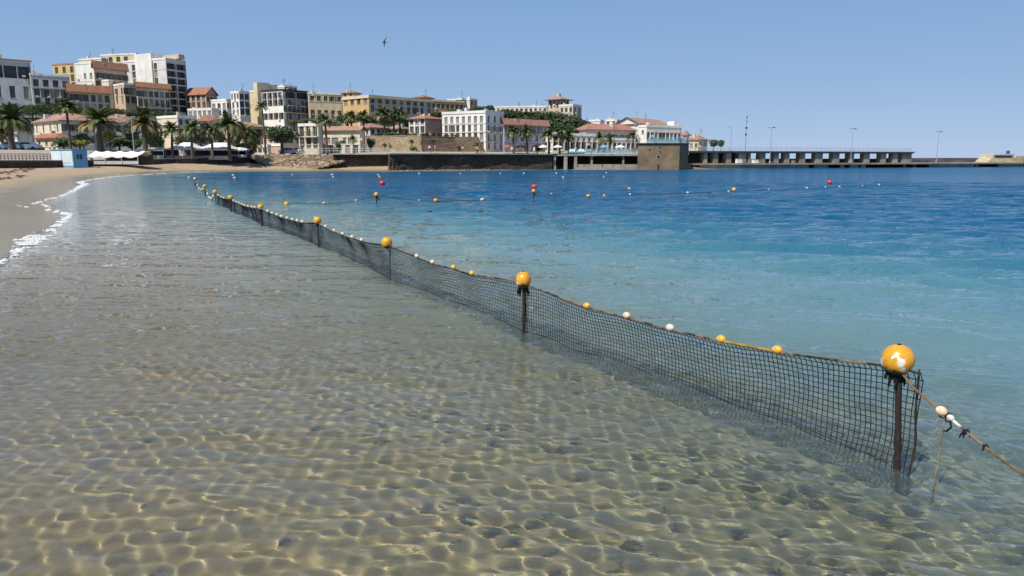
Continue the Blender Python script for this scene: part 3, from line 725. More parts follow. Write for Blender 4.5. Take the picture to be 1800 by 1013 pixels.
def building(label, xl, xc, xr, Y, ytop, a, wall, L=(), Rw=(), roof='flat', zb=None, name='house', cat='house', rmat=None, rh=None, clutter=1, depth=None, wallR=None, group=None, over=.5):
    a = R(a); z1 = zat(ytop, Y); C = Vector((xat(xc, Y, z1), Y, 0)); dL = Vector((-math.cos(a), math.sin(a), 0)); dR = Vector((math.sin(a), math.cos(a), 0))
    lL = side_len(C, dL, xl, z1) if xl < xc else (depth or 9.0); lR = side_len(C, dR, xr, z1) if xr > xc else (depth or 9.0)
    z0 = (zb if zb is not None else lz(xc, Y) - 2.5)
    root = empty(name, (C.x, C.y, z0), label, cat, group)
    A, B, D = C + dL * lL, C + dR * lR, C + dL * lL + dR * lR
    mb = MB()
    def rows(spec): return [(zat(r_[0], Y), *r_[1:]) for r_ in spec]
    facade(mb, root, A, -dL, lL, z0, z1, rows(L), mi=0); facade(mb, root, C, dR, lR, z0, z1, rows(Rw), mi=1)
    facade(mb, root, B, dL, lL, z0, z1, [], mi=0); facade(mb, root, D, -dR, lR, z0, z1, [], mi=1)
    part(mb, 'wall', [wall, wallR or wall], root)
    M = Matrix.Translation(C) @ Matrix(((-dL.x, dR.x, 0, 0), (-dL.y, dR.y, 0, 0), (0, 0, 1, 0), (0, 0, 0, 1)))   # x from corner: left is negative
    allz = sorted({round(zat(r_[0], Y), 2): r_[3] for r_ in list(L) + list(Rw)}.items())
    if len(allz) > 1:
        c = MB()
        for (za, ha), (zb_, hb) in list(zip(allz[:-1], allz[1:]))[::(1 if rb.random() < .5 else 2)]:
            zm = (za + ha / 2 + zb_ - hb / 2) / 2
            if zb_ - hb / 2 - za - ha / 2 > .3: c.box(-lL - .02, .09, -.09, -.003, zm - .07, zm + .07, 0, M); c.box(.003, .09, -.003, lR + .02, zm - .07, zm + .07, 0, M)
        if c.v: part(c, 'string_course', rb.choice((M_TRIM, W_WHITE, wall)), root)
        for q in range(rb.randint(1, 4)):
            za = rb.choice(allz)[0]; c = MB(); u = rb.uniform(.1, .9)
            if lL > 4 and rb.random() < .5: c.box(-lL * u - .4, -lL * u + .4, -.42, -.06, za - 1.25, za - .75, 0, M)
            else: c.box(.06, .42, lR * u - .4, lR * u + .4, za - 1.25, za - .75, 0, M)
            part(c, 'air_conditioner', M_TRIM, root)
        c = MB(); c.tube([M @ Vector((.12, lR * .97, z0 + 1)), M @ Vector((.12, lR * .97, z1))], .07, 4); part(c, 'downpipe', M_SHUTG, root)
    mb = MB()
    if roof == 'flat':
        mb.box(-lL - .12, .12, -.12, lR + .12, z1 - .02, z1 + .12, 0, M)
        for x0, x1, y0, y1 in ((-lL - .06, .06, -.06, .2), (-lL - .06, .06, lR - .2, lR + .06), (-lL - .06, -lL + .2, .2, lR - .2), (-.2, .06, .2, lR - .2)):
            mb.box(x0, x1, y0, y1, z1 + .12, z1 + .55, 0, M)
        part(mb, 'roof', rmat or W_WHITE, root); zr = z1 + .3
    else:
        h = rh or min(lL, lR) * .22; ov = over
        x0, x1, y0, y1 = -lL - ov, ov, -ov, lR + ov
        if roof == 'hip':
            if (x1 - x0) > (y1 - y0): rx0, rx1, ry0, ry1 = x0 + (y1 - y0) / 2, x1 - (y1 - y0) / 2, (y0 + y1) / 2, (y0 + y1) / 2
            else: rx0 = rx1 = (x0 + x1) / 2; ry0, ry1 = y0 + (x1 - x0) / 2, y1 - (x1 - x0) / 2
            v = [(x0, y0, z1), (x1, y0, z1), (x1, y1, z1), (x0, y1, z1)]
            if (x1 - x0) > (y1 - y0):
                r0, r1 = (rx0, ry0, z1 + h), (rx1, ry1, z1 + h); fs = [[v[0], v[1], r1, r0], [v[1], v[2], r1], [v[2], v[3], r0, r1], [v[3], v[0], r0]]
            else:
                r0, r1 = (rx0, ry0, z1 + h), (rx1, ry1, z1 + h); fs = [[v[0], v[1], r0], [v[1], v[2], r1, r0], [v[2], v[3], r1], [v[3], v[0], r0, r1]]
            for f in fs: mb.add([M @ Vector(q) for q in f], [tuple(range(len(f)))])
        elif roof in ('gx', 'gy'):
            if roof == 'gx':   # ridge along x (parallel to the left wall)
                ym = (y0 + y1) / 2; fs = [[(x0, y0, z1), (x1, y0, z1), (x1, ym, z1 + h), (x0, ym, z1 + h)], [(x1, y1, z1), (x0, y1, z1), (x0, ym, z1 + h), (x1, ym, z1 + h)]]
                ends = [[(-lL, 0, z1), (-lL, lR, z1), (-lL, lR / 2, z1 + h * .93)], [(0, 0, z1), (0, lR, z1), (0, lR / 2, z1 + h * .93)]]
            else:
                xm = (x0 + x1) / 2; fs = [[(x0, y0, z1), (x0, y1, z1), (xm, y1, z1 + h), (xm, y0, z1 + h)], [(x1, y1, z1), (x1, y0, z1), (xm, y0, z1 + h), (xm, y1, z1 + h)]]
                ends = [[(-lL, 0, z1), (0, 0, z1), (-lL / 2, 0, z1 + h * .93)], [(-lL, lR, z1), (0, lR, z1), (-lL / 2, lR, z1 + h * .93)]]
            for f in fs:
                mb.add([M @ Vector(q) for q in f], [(0, 1, 2, 3)]); mb.add([M @ (Vector(q) - Vector((0, 0, .12))) for q in f], [(3, 2, 1, 0)])
            g = MB()
            for f in ends: g.add([M @ Vector(q) for q in f], [(0, 1, 2)])
            part(g, 'gable', wall, root)
        mb.box(x0 + .02, x1 - .02, y0 + .02, y1 - .02, z1 - .16, z1 - .006, 0, M)
        part(mb, 'roof', rmat or M_TILE, root); zr = z1 + h * .35
    for k in range(clutter):
        x, y = -lL * rb.uniform(.15, .85), lR * rb.uniform(.1, .6); s = rb.uniform(.22, .42)
        c = MB(); c.box(x - s, x + s, y - s, y + s, z1 - .5, zr + rb.uniform(.5, 1.1), 0, M)
        part(c, 'chimney', rb.choice((M_TRIM, W_TAN, W_WHITE)), root)
        if rb.random() < .6:
            c = MB(); x += 1.2; c.tube([M @ Vector((x, y, zr - .5)), M @ Vector((x, y, zr + 2.6))], .04, 4)
            for q in (1.6, 2.1, 2.5): c.tube([M @ Vector((x - .5, y, zr + q)), M @ Vector((x + .5, y, zr + q))], .025, 4)
            part(c, 'antenna', M_DARK, root)
    return root, M, lL, lR, z1
def extra(root, M, name, boxes, mat):
    mb = MB()
    for b in boxes: mb.box(*b, 0, M)
    return part(mb, name, mat, root)

AP = dict(name='apartment_building', cat='apartment block')
# ---- upper rows, left to right
r_, M, lL, lR, z1 = building('grey-white apartment block cut by the left edge, dark recessed top balconies', -75, -74, 53, 212, 103, 50, W_GREY, (), [(121, 5, 9, 3.4, 'loggia'), (138.5, 5, 1.7, 3.3, 'mix'), (157.5, 5, 1.7, 3.4, 'mixb'), (175.5, 5, 1.7, 3.3, 'mix'), (190, 5, 1.7, 2, 'win')], clutter=0, **AP)
extra(r_, M, 'penthouse', [(-9, -2, 6, lR * .62, z1 + .1, z1 + 2.2)], W_TAN); extra(r_, M, 'eave', [(-10, .6, -.2, lR + .4, z1 + .56, z1 + .8)], M_TILE2)
building('pale grey four-storey block between the left-edge block and the yellow one', 52, 53, 122, 221, 132, 50, W_GREY, (), [(145, 4, 1.8, 2.0, 'win'), (163, 4, 1.9, 2.4, 'mix'), (177, 4, 1.7, 1.8, 'mix'), (190, 4, 1.7, 1.8, 'win')], clutter=2, **AP)
building('yellow block with three columns of windows and thin orange roof edge', 92, 132, 150, 268, 113, 20, W_YEL, [(122, 3, 1.9, 2.2, 'win'), (137, 3, 1.9, 2.2, 'win'), (151, 3, 1.9, 2.2, 'win')], (), roof='flat', rmat=M_TILE2, clutter=0, **AP)
building('plain cream stair-tower wall topping out behind the white blank block', 138, 178, 190, 280, 104, 20, W_CREAM, [(112, 4, 1.2, 1, 'win')], (), clutter=1, **AP)
building('blank white-plaster block right of the yellow block, few windows', 131, 175, 185, 255, 111, 22, W_WHITE, [(132, 2, 1.4, 1.8, 'win', 3), (151, 2, 1.4, 1.6, 'win', 2)], (), clutter=0, **AP)
building('low cream annexe in front of the blank white block', 164, 191, 198, 240, 143, 25, W_CREAM, (), (), clutter=0, **AP)
building('tall yellow block behind the white tower, plain upper wall', 176, 239, 250, 292, 96, 15, W_PALEY, [(103, 3, 2.2, 1.8, 'win', 3), (117, 3, 2.2, 2, 'win', 3), (130, 3, 2.2, 2, 'win', 3)], (), clutter=3, **AP)
r_, M, lL, lR, z1 = building('tallest white tower with seven dark balcony bands on its right face', 216, 291, 326, 250, 104.5, 25, W_TOWER,
    [(y, 4, 1.9, 1.9, 'win', 3.2) for y in (115, 128, 141, 154)], [(y, 2, 19, 1.9, 'loggia') for y in (115.5, 129, 142, 154.5, 166.5, 179, 191)], clutter=0, **AP)
extra(r_, M, 'stair_tower', [(-lL * .70, -lL * .32, -.25, 9, z1 - 20, z1 + 2.3)], W_WHITE)
extra(r_, M, 'rooftop_block', [(-lL * .30, 1.5, 4, lR * .8, z1 + .6, z1 + 2.0)], W_BROWN); extra(r_, M, 'expansion_joint', [(-lL * .315, -lL * .298, -.35, -.1, z1 - 20, z1)], W_BROWN)
building('brown block with orange tiled roof rising to the left of the tower', 164, 165, 223, 240, 119, 31, W_BROWN, (), [(132, 6, 1.5, 1.7, 'mix'), (146, 6, 1.6, 1.6, 'mixb'), (158.5, 6, 1.5, 2.2, 'mix'), (175, 6, 1.5, 2.2, 'mix'), (187, 6, 1.5, 1.8, 'win')], roof='gy', rh=2.2, clutter=1, **AP)
building('brown flat wing stepping down between tiled block and tan block', 190, 218, 245, 236, 149, 40, W_BROWN, [(160, 3, 1.4, 2, 'mix'), (175, 3, 1.4, 2, 'mix')], [(160, 3, 1.4, 2, 'mix'), (175, 3, 1.4, 2, 'mix')], clutter=0, **AP)
building('tan three-storey block with orange tiles at the foot of the tower', 239, 240, 298, 230, 153, 38, W_TAN, (), [(164, 6, 1.6, 1.7, 'mix'), (180, 6, 1.5, 2.4, 'mixb'), (196, 6, 1.5, 2.2, 'mix')], roof='gy', rh=1.6, clutter=1, **AP)
building('tan block with long orange tiled roof below the cream annexe', 119, 120, 193, 218, 161, 46, W_TAN, (), [(171, 6, 1.5, 2.0, 'mix'), (188, 6, 1.5, 2.4, 'mixb')], roof='gy', rh=2.2, clutter=1, **AP)
building('salmon block with bright orange tiles just right of the white tower', 325.5, 362, 381, 252, 166, 25, W_PINK, [(172, 4, 1.8, 1.8, 'win'), (184, 4, 1.8, 1.8, 'mix'), (195, 4, 1.8, 1.8, 'mix')], [(174, 3, 1.5, 1.6, 'win')], roof='gx', rh=2.6, rmat=M_TILE, clutter=1, wallR=W_TAN, **AP)
building('white terrace house under the salmon block', 330, 372, 385, 236, 193, 25, W_WHITE, [(200, 5, 1.8, 1.8, 'closed')], (), clutter=1)
building('white cubic house with three glazed upper openings, right of the salmon block', 371, 398, 408, 243, 177, 30, W_BRIGHT, [(185.5, 3, 2.0, 1.6, 'win'), (198, 3, 1.8, 1.8, 'win')], [(185.5, 2, 2, 1.6, 'win')], clutter=1)
building('taller white cubic house left of the yellow stair tower', 405, 420, 438, 240, 163, 38, W_BRIGHT, [(169, 3, 1.3, 1.5, 'win'), (184, 2, 1.4, 1.8, 'win'), (197, 2, 1.4, 1.8, 'win')], [(169.5, 2, 2.6, 1.7, 'win'), (183, 2, 2.4, 1.9, 'mixb'), (196, 2, 2.2, 1.9, 'win')], clutter=2)
r_, M, lL, lR, z1 = building('cream and yellow block with a blank stair tower on its left', 437, 453, 490, 250, 161, 45, W_PALEY, (), [(170, 3, 1.6, 1.6, 'win')], clutter=0, **AP)
extra(r_, M, 'stair_tower', [(-lL * .35, .4, -.3, 4, z1 - 14, z1 + 2.9)], W_PALEY); extra(r_, M, 'rooftop_block', [(-lL * .5, .1, 4.2, lR * .95, z1 + .56, z1 + 2.5)], W_CREAM)
building('white rooftop rooms showing above the grey-white corner block', 488, 500, 522, 262, 153, 40, W_CREAM, (), [(157, 3, 1.6, 1.4, 'win')], clutter=3)
r_, M, lL, lR, z1 = building('corner block, white left face and right face coloured blue-grey for shade, under a dark cornice', 459.5, 496.8, 542.5, 228, 159.5, 32, W_WHITE,
    [(y, 4, 9, 2.0, 'loggia') for y in (167.5, 180, 192, 204)], [(166, 2, 19, 1.9, 'loggia'), (179, 6, 1.7, 1.9, 'mixb'), (191.5, 6, 1.7, 1.9, 'mixb'), (204, 6, 1.7, 1.9, 'win')], wallR=W_SHADED, rmat=M_DARK, clutter=1, **AP)  # darker plaster on the right wall stands for that face's shade
building('cream block with five plain window columns, right of the blue-grey face', 541, 542, 602, 233, 165, 62, W_PALEY, (), [(172.5, 5, 1.5, 1.5, 'mix'), (186.5, 5, 1.5, 2.2, 'mixb'), (197, 5, 1.4, 1.4, 'win'), (206, 5, 1.4, 1.4, 'mix')], clutter=2, **AP)
r_, M, lL, lR, z1 = building('long ochre barrack-like building, left face sunlit yellow, right face shade-toned', 602, 648, 759, 222, 170, 42, W_OCHRE, [(177, 4, 2.0, 1.7, 'win'), (190, 4, 2.0, 2.2, 'mix'), (203, 4, 2, 2, 'win')], [(177, 9, 1.9, 1.2, 'win'), (190, 9, 1.5, 2.0, 'mix')], wallR=W_TAN, rmat=W_TAN, clutter=2, **AP)  # tan right wall paints in the brownish shade of that side
extra(r_, M, 'cornice', [(-lL - .3, .3, -.3, lR + .3, z1 - .35, z1 - .03)], W_PALEY)
building('brown rooftop house on the left end of the ochre building', 601, 622, 634, 236, 163, 25, W_BROWN, [(166, 2, 1, .9, 'win')], (), roof='hip', rh=.7, clutter=2)
building('small brown rooftop house behind the middle of the ochre building', 728, 745, 762, 250, 171, 30, W_TAN, [(174, 2, 1.2, .9, 'win')], (), roof='hip', rh=.9, clutter=1)
building('ochre end wing continuing right of the barrack-like building', 745, 759, 816, 243, 178, 55, W_OCHRE, [(185, 2, 1.8, 1.6, 'win')], [(186, 7, 1.4, 1.5, 'mix')], clutter=0, rmat=W_TAN, **AP)
building('white box house on the skyline right of the ochre building', 786, 801, 806, 275, 176.5, 20, W_WHITE, (), (), clutter=0)
building('dark brown box house on the skyline beside the white box', 802, 812, 818, 270, 175.5, 20, W_BROWN, [(179, 2, 1.2, 1, 'win')], (), clutter=1)
building('brown and white skyline house with a thin chimney, before the hill trees', 818, 826, 839, 272, 176, 35, W_WHITE, (), [(181, 2, 1.2, 1.1, 'win')], wallR=W_BROWN, clutter=2)
building('long low white terrace on the skyline behind the dark trees', 864, 962, 975, 295, 188.5, 8, W_WHITE, [(193, 12, 1.4, 1.1, 'win')], (), clutter=5)
r_, M, lL, lR, z1 = building('tan belvedere villa with broad pyramid roof on the hilltop', 964, 985, 1000, 272, 174.5, 40, W_TAN, [(178.5, 3, 1.1, 1.2, 'win'), (186, 2, 1.1, 1.4, 'win')], [(179, 3, 1.2, 1.4, 'win')], roof='hip', rh=1.5, rmat=M_TILE2, clutter=0, over=1.3, name='villa')
extra(r_, M, 'lantern', [(-lL * .62, -lL * .38, lR * .38, lR * .62, z1 + .9, z1 + 2.1)], W_TAN)
building('cream corner house stepping out right of the belvedere villa', 984, 1007, 1022, 262, 186, 38, W_CREAM, [(193, 3, 1.4, 1.6, 'win'), (204, 3, 1.4, 1.6, 'win')], [(193.5, 2, 1.6, 2.0, 'win'), (204, 2, 1.4, 1.6, 'win')], clutter=1)
building('small white house on the skyline just right of the dark hill trees', 1036, 1055, 1062, 232, 213.5, 20, W_WHITE, (), (), clutter=1)
building('small white house with roof clutter left of the big gable', 1064, 1084, 1090, 228, 213, 20, W_WHITE, [(217, 2, 1, 1, 'win')], (), clutter=3)
r_, M, lL, lR, z1 = building('big white building with plain gable wall facing the bay', 1083, 1123, 1176, 212, 217.5, 38, W_WHITE, (), [(221.5, 9, 1.5, 1.1, 'win')], roof='gy', rh=1.9, rmat=M_TILE2, clutter=2, **AP)
r_, M, lL, lR, z1 = building('white hotel-like block with rows of windows behind the pier bastion', 1123, 1137, 1198, 198, 223, 55, W_WHITE, [(232, 1, 1, 1, 'win')], [(229.5, 9, 1.3, 1.5, 'win'), (239, 9, 1.6, 1.9, 'mix')], clutter=1, **AP)
extra(r_, M, 'rooftop_block', [(-2.5, -.1, lR * .78, lR * .93, z1 + .56, z1 + 1.7)], W_BRIGHT)
building('small white seafront house far right with a red-brown roof', 1200, 1207, 1212, 214, 237.5, 30, W_WHITE, (), (), roof='hip', rh=1.2, rmat=M_TILER, clutter=0)
building('cream houses with chimney stack beside the two dark round trees', 1212, 1228, 1243, 206, 245, 35, W_CREAM, [(250, 2, 1, 1.2, 'win'), (256, 2, 1, 1.2, 'win')], [(253, 2, 1, 1.2, 'win')], roof='hip', rh=1, rmat=M_TILE2, clutter=2)
building('long pale pink house with low red roof and shaded upper veranda', 1013, 1030, 1117, 196, 227.5, 60, W_ROSE, [(232, 2, 1.2, 1.5, 'win')], [(232.5, 9, 9, 1.3, 'win'), (241, 9, 1.4, 1.5, 'mix')], roof='hip', rh=1.6, rmat=M_TILER, clutter=2)

# ---- the row along the promenade
building('cream villa with clay roof behind the leftmost palms', 58, 106, 166, 150, 211, 42, W_CREAM, [(223, 4, 1.1, 1.5, 'win')], [(224, 5, 1.2, 1.3, 'mix'), (244, 5, 1.2, 1.3, 'win')], roof='hip', rh=1.7, wallR=W_GREY, rmat=M_TILE2, clutter=2, name='villa')  # grey right wall colours the shaded side of the cream villa
building('low cream wing with clay porch roof in front of the cream villa', 62, 100, 120, 141, 242, 35, W_CREAM, [(251, 3, 1.1, .9, 'win'), (266, 2, 2.6, 1.4, 'loggia')], [(252, 2, 1, .9, 'win')], roof='hip', rh=.9, clutter=1)
building('whitewashed seafront house at the far left with pale blue window', -40, 30, 58, 137, 238, 20, W_WHITE, [(247, 4, 1.3, 1.2, 'win'), (267, 4, 1.2, 1.8, 'win')], [(268, 2, 1, 1.6, 'win')], roof='flat', clutter=0)
building('long grey-white house under a faded clay roof between two big palms', 155, 172, 258, 158, 214, 50, W_GREY, [(225, 2, 1, 1.3, 'win')], [(226, 6, 1.1, 1.5, 'mix'), (245, 6, 1.2, 1.6, 'win')], roof='hip', rh=2.0, rmat=M_TILE2, clutter=1)
building('cream house with three small attic windows behind the white marquee', 276, 312, 345, 163, 207, 35, W_CREAM, [(212.5, 3, 1.3, 1.5, 'win'), (232, 3, 1.2, 1.4, 'win')], [(214, 3, 1.1, 1.2, 'mix'), (232, 3, 1.1, 1.4, 'win'), (250, 3, 1.2, 1.5, 'win')], roof='flat', wallR=W_GREY, clutter=1)  # right wall gets grey plaster in place of shade
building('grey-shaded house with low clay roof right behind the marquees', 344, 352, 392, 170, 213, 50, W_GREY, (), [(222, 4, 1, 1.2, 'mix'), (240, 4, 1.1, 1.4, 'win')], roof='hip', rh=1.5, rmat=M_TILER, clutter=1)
building('low stone-coloured house between palms below the white cubic houses', 390, 425, 470, 175, 222, 40, W_TAN, [(232, 3, 1.1, 1.3, 'win')], [(232, 4, 1.1, 1.3, 'mix'), (250, 4, 1.2, 1.5, 'win')], roof='hip', rh=1.2, rmat=M_TILE2, clutter=1)
building('tan low house behind the dark round tree', 462, 480, 530, 172, 236, 45, W_TAN, [(246, 2, 1, 1.3, 'win')], [(246, 4, 1.1, 1.3, 'mix')], roof='hip', rh=1.3, clutter=1)
building('small salmon-pink wall building left of the dark round tree trunk', 472, 493, 499, 155, 257, 25, W_PINK, (), (), clutter=0)
building('low white kiosk with flat grey roof near the salmon-pink wall', 452, 470, 476, 152, 259, 20, W_WHITE, [(265, 2, 1.0, .8, 'loggia')], (), clutter=0, name='kiosk', cat='kiosk')
building('cream seafront house with white upper floor and arched doors', 524, 559, 566, 150, 221.5, 25, W_CREAM, [(231, 3, 1.4, 2.0, 'mixb'), (248, 3, 1.5, 1.5, 'win'), (264, 3, 1.3, 1.8, 'closed')], (), roof='flat', clutter=1)
r_, M, lL, lR, z1 = building('long cream seafront house with glazed white veranda upstairs', 559, 632, 640, 153, 229, 12, W_CREAM, [(236, 6, 9, 1.25, 'win'), (247, 4, 1.8, 1.2, 'closed', 1), (263, 5, 1.2, 1.7, 'win')], (), roof='gx', rh=.9, rmat=M_TILE2, clutter=1)
building('small white-walled house with red roof above the tan retaining wall', 620, 650, 681, 175, 224, 40, W_WHITE, [(232, 3, 1.2, 1.2, 'win')], [(231, 3, 1.2, 1.2, 'mix')], roof='hip', rh=1.1, rmat=M_TILER, clutter=2)
building('low rose house half hidden by shrubs left of the pink villa', 680, 700, 719, 178, 226, 35, W_ROSE, [(233, 2, 1.2, 1.1, 'win')], [(233, 2, 1.1, 1.1, 'win')], roof='hip', rh=1.0, rmat=M_TILE2, clutter=1)
building('pink villa with red roof, white-framed windows and stepped chimney', 718.5, 747, 776, 172, 208, 34, W_WHITE, [(213, 3, 1.3, 1.2, 'win'), (228, 3, 1.5, 1.6, 'win')], [(213, 4, 1.1, 1.4, 'win'), (227, 3, 1.2, 1.8, 'mixb'), (238, 3, 1.1, 1.2, 'win')], roof='hip', rh=1.0, rmat=M_TILER, wallR=W_PINK, clutter=3, name='villa')
building('large bright white corner house with three tidy window rows', 777, 853.5, 885.8, 165, 198.5, 32, W_BRIGHT, [(209, 7, 1.05, 1.3, 'closed', .3), (225, 7, 1.05, 1.5, 'mix', .3), (240, 7, 1.2, 1.6, 'win', .3), (256, 6, 1.1, 1.4, 'win')], [(208, 3, 1.0, 1.3, 'win'), (225, 3, 1.0, 1.4, 'balcony'), (241.5, 3, 1.0, 1.3, 'closed'), (256, 3, 1.1, 1.3, 'closed')], roof='flat', clutter=3)
building('bluish-white long house with sloping red roof right of the white corner house', 885, 886, 962, 160, 219, 47, W_BLUEGREY, (), [(227, 6, 1.1, 1.4, 'shut'), (241.5, 6, 1.0, 1.3, 'win'), (258, 7, 2.0, 1.7, 'win')], roof='gy', rh=1.3, rmat=M_TILER, clutter=2)
building('low white arcade with dark shopfronts behind the palms by the pier', 955, 972, 1060, 166, 238, 58, W_WHITE, [(256, 2, 1.4, 1.6, 'win')], [(257, 9, 1.7, 1.9, 'loggia'), (245, 9, 1.0, .9, 'closed')], roof='flat', clutter=2, name='arcade_building', cat='shops')
building('long white terrace of shops ending behind the brown bastion', 1040, 1052, 1125, 176, 246, 58, W_WHITE, (), [(257, 9, 1.5, 1.6, 'win')], roof='flat', clutter=1, name='arcade_building', cat='shops')

# ------------------------------------------------------------------ walls, quays, pier
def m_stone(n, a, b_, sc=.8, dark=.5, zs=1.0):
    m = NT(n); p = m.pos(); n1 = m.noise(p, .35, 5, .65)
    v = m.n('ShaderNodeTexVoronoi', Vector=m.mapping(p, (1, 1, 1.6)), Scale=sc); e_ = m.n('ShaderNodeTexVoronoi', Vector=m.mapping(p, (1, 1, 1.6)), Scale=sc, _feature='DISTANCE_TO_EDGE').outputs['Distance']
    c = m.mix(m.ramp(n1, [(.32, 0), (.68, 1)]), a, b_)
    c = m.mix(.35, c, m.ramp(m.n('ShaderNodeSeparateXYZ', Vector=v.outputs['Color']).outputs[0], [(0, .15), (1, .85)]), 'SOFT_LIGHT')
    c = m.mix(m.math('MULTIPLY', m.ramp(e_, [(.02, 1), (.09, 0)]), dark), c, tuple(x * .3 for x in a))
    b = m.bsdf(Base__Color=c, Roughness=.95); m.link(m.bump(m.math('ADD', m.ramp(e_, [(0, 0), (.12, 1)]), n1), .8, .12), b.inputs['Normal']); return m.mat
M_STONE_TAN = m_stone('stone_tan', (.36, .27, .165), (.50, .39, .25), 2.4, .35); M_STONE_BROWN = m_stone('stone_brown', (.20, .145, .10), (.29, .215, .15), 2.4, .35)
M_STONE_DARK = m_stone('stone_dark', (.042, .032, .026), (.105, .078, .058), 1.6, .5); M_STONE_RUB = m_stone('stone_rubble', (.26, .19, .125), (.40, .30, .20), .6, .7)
M_BASTION = plain('bastion_concrete', (.235, .165, .102), .95, .2, .5, bump=.5, dirt=.35)
def run_wall(pts, thick, z0f, z1f, name, label, cat, mat, cap=None, n=40, rough=.12):
    """a wall following plan points; slightly uneven face"""
    P = [Vector((x, y, 0)) for x, y in pts]; root = empty(name, P[0], label, cat)
    mb = MB(); cm = MB(); tot = [0]
    for a, b in zip(P[:-1], P[1:]): tot.append(tot[-1] + (b - a).length)
    N = n; fr = []
    for i in range(N + 1):
        s = tot[-1] * i / N; k = max(0, min(len(P) - 2, next((j for j in range(len(P) - 1) if tot[j + 1] >= s - 1e-6), len(P) - 2)))
        d = (P[k + 1] - P[k]).normalized(); q = P[k] + d * (s - tot[k]); nn = Vector((d.y, -d.x, 0)); fr.append((q, nn, s / tot[-1]))
    M_ = 8; vs = []; fs = []
    for q, nn, u in fr:
        for j in range(M_ + 1):
            z = z0f(u) + (z1f(u) - z0f(u)) * j / M_; w_ = rough * noise.noise(Vector((q.x * .5, q.y * .5, z * .9)))
            v = q + nn * w_; vs.append((v.x, v.y, z))
        v = q - nn * thick; vs.append((v.x, v.y, z1f(u))); vs.append((v.x, v.y, z0f(u)))
    W_ = M_ + 3
    for i in range(N):
        for j in range(W_):
            j2 = (j + 1) % W_; fs.append((i * W_ + j, (i + 1) * W_ + j, (i + 1) * W_ + j2, i * W_ + j2))
    fs.append(tuple(range(W_))[::-1]); fs.append(tuple(N * W_ + k for k in range(W_)))
    mb.add(vs, fs); part(mb, 'wall', mat, root)
    if cap:
        for i in range(N):
            (q, nn, u), (q2, n2, u2) = fr[i], fr[i + 1]; a, b, c, d = q + nn * cap[0], q2 + n2 * cap[0], q2 - n2 * (thick + .1), q - nn * (thick + .1)
            za, zb = z1f(u) + .01, z1f(u2) + .01
            cm.add([(a.x, a.y, za), (b.x, b.y, zb), (c.x, c.y, zb), (d.x, d.y, za), (a.x, a.y, za + cap[1]), (b.x, b.y, zb + cap[1]), (c.x, c.y, zb + cap[1]), (d.x, d.y, za + cap[1])],
                   [(0, 3, 2, 1), (4, 5, 6, 7), (0, 1, 5, 4), (2, 3, 7, 6)] + ([(0, 4, 7, 3)] if i == 0 else []) + ([(1, 2, 6, 5)] if i == N - 1 else []))
        part(cm, 'coping', cap[2], root)
    return root
def plan(px, Y): return (xat(px, Y), Y)
pz = lambda px: float(land_z(np.array([px]), np.array([0.]))[0])
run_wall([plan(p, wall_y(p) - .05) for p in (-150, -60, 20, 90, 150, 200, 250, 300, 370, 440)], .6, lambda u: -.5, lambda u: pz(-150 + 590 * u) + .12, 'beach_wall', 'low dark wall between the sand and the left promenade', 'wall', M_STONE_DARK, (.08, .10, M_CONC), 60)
run_wall([plan(585, 139.5), plan(640, 139), plan(683.5, 138.4)], .6, lambda u: -.6, lambda u: 2.9, 'harbour_wall', 'dark recessed harbour wall standing behind a strip of sand', 'wall', M_STONE_DARK, (1.3, .18, M_CONC), 20)  # wall's shadow put into the dark stone and the deep coping overhang
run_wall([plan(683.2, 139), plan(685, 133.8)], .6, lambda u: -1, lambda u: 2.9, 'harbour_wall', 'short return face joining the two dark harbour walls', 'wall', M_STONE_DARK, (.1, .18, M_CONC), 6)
run_wall([plan(685, 133.6), plan(760, 138.3), plan(860, 144.6), plan(970, 151)], .8, lambda u: -1.5, lambda u: 2.92, 'harbour_wall', 'long dark harbour wall rising straight from the water', 'wall', M_STONE_DARK, (.55, .2, M_CONC), 60, .35)  # black of the shadowed face is painted as dark stone
c0 = plan(741, 157.5)
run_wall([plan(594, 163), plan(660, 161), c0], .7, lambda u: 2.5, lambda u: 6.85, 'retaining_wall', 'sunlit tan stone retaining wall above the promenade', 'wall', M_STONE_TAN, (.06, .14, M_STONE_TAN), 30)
run_wall([(c0[0] + .02, c0[1] + .02), plan(800, 162.3), plan(853, 163)], .7, lambda u: 2.5, lambda u: 6.7 if u < .9 else 6.7 - (u - .9) * 30, 'retaining_wall', 'shaded brown retaining wall below the white corner house', 'wall', M_STONE_BROWN, (.06, .12, M_STONE_BROWN), 30)  # brown stone paints the shade of this side, tan is the lit side
run_wall([plan(524, 147), plan(560, 147)], .3, lambda u: 2.6, lambda u: 4.1, 'garden_wall', 'low beige garden wall before the cream seafront house', 'wall', W_CREAM, None, 4, 0)
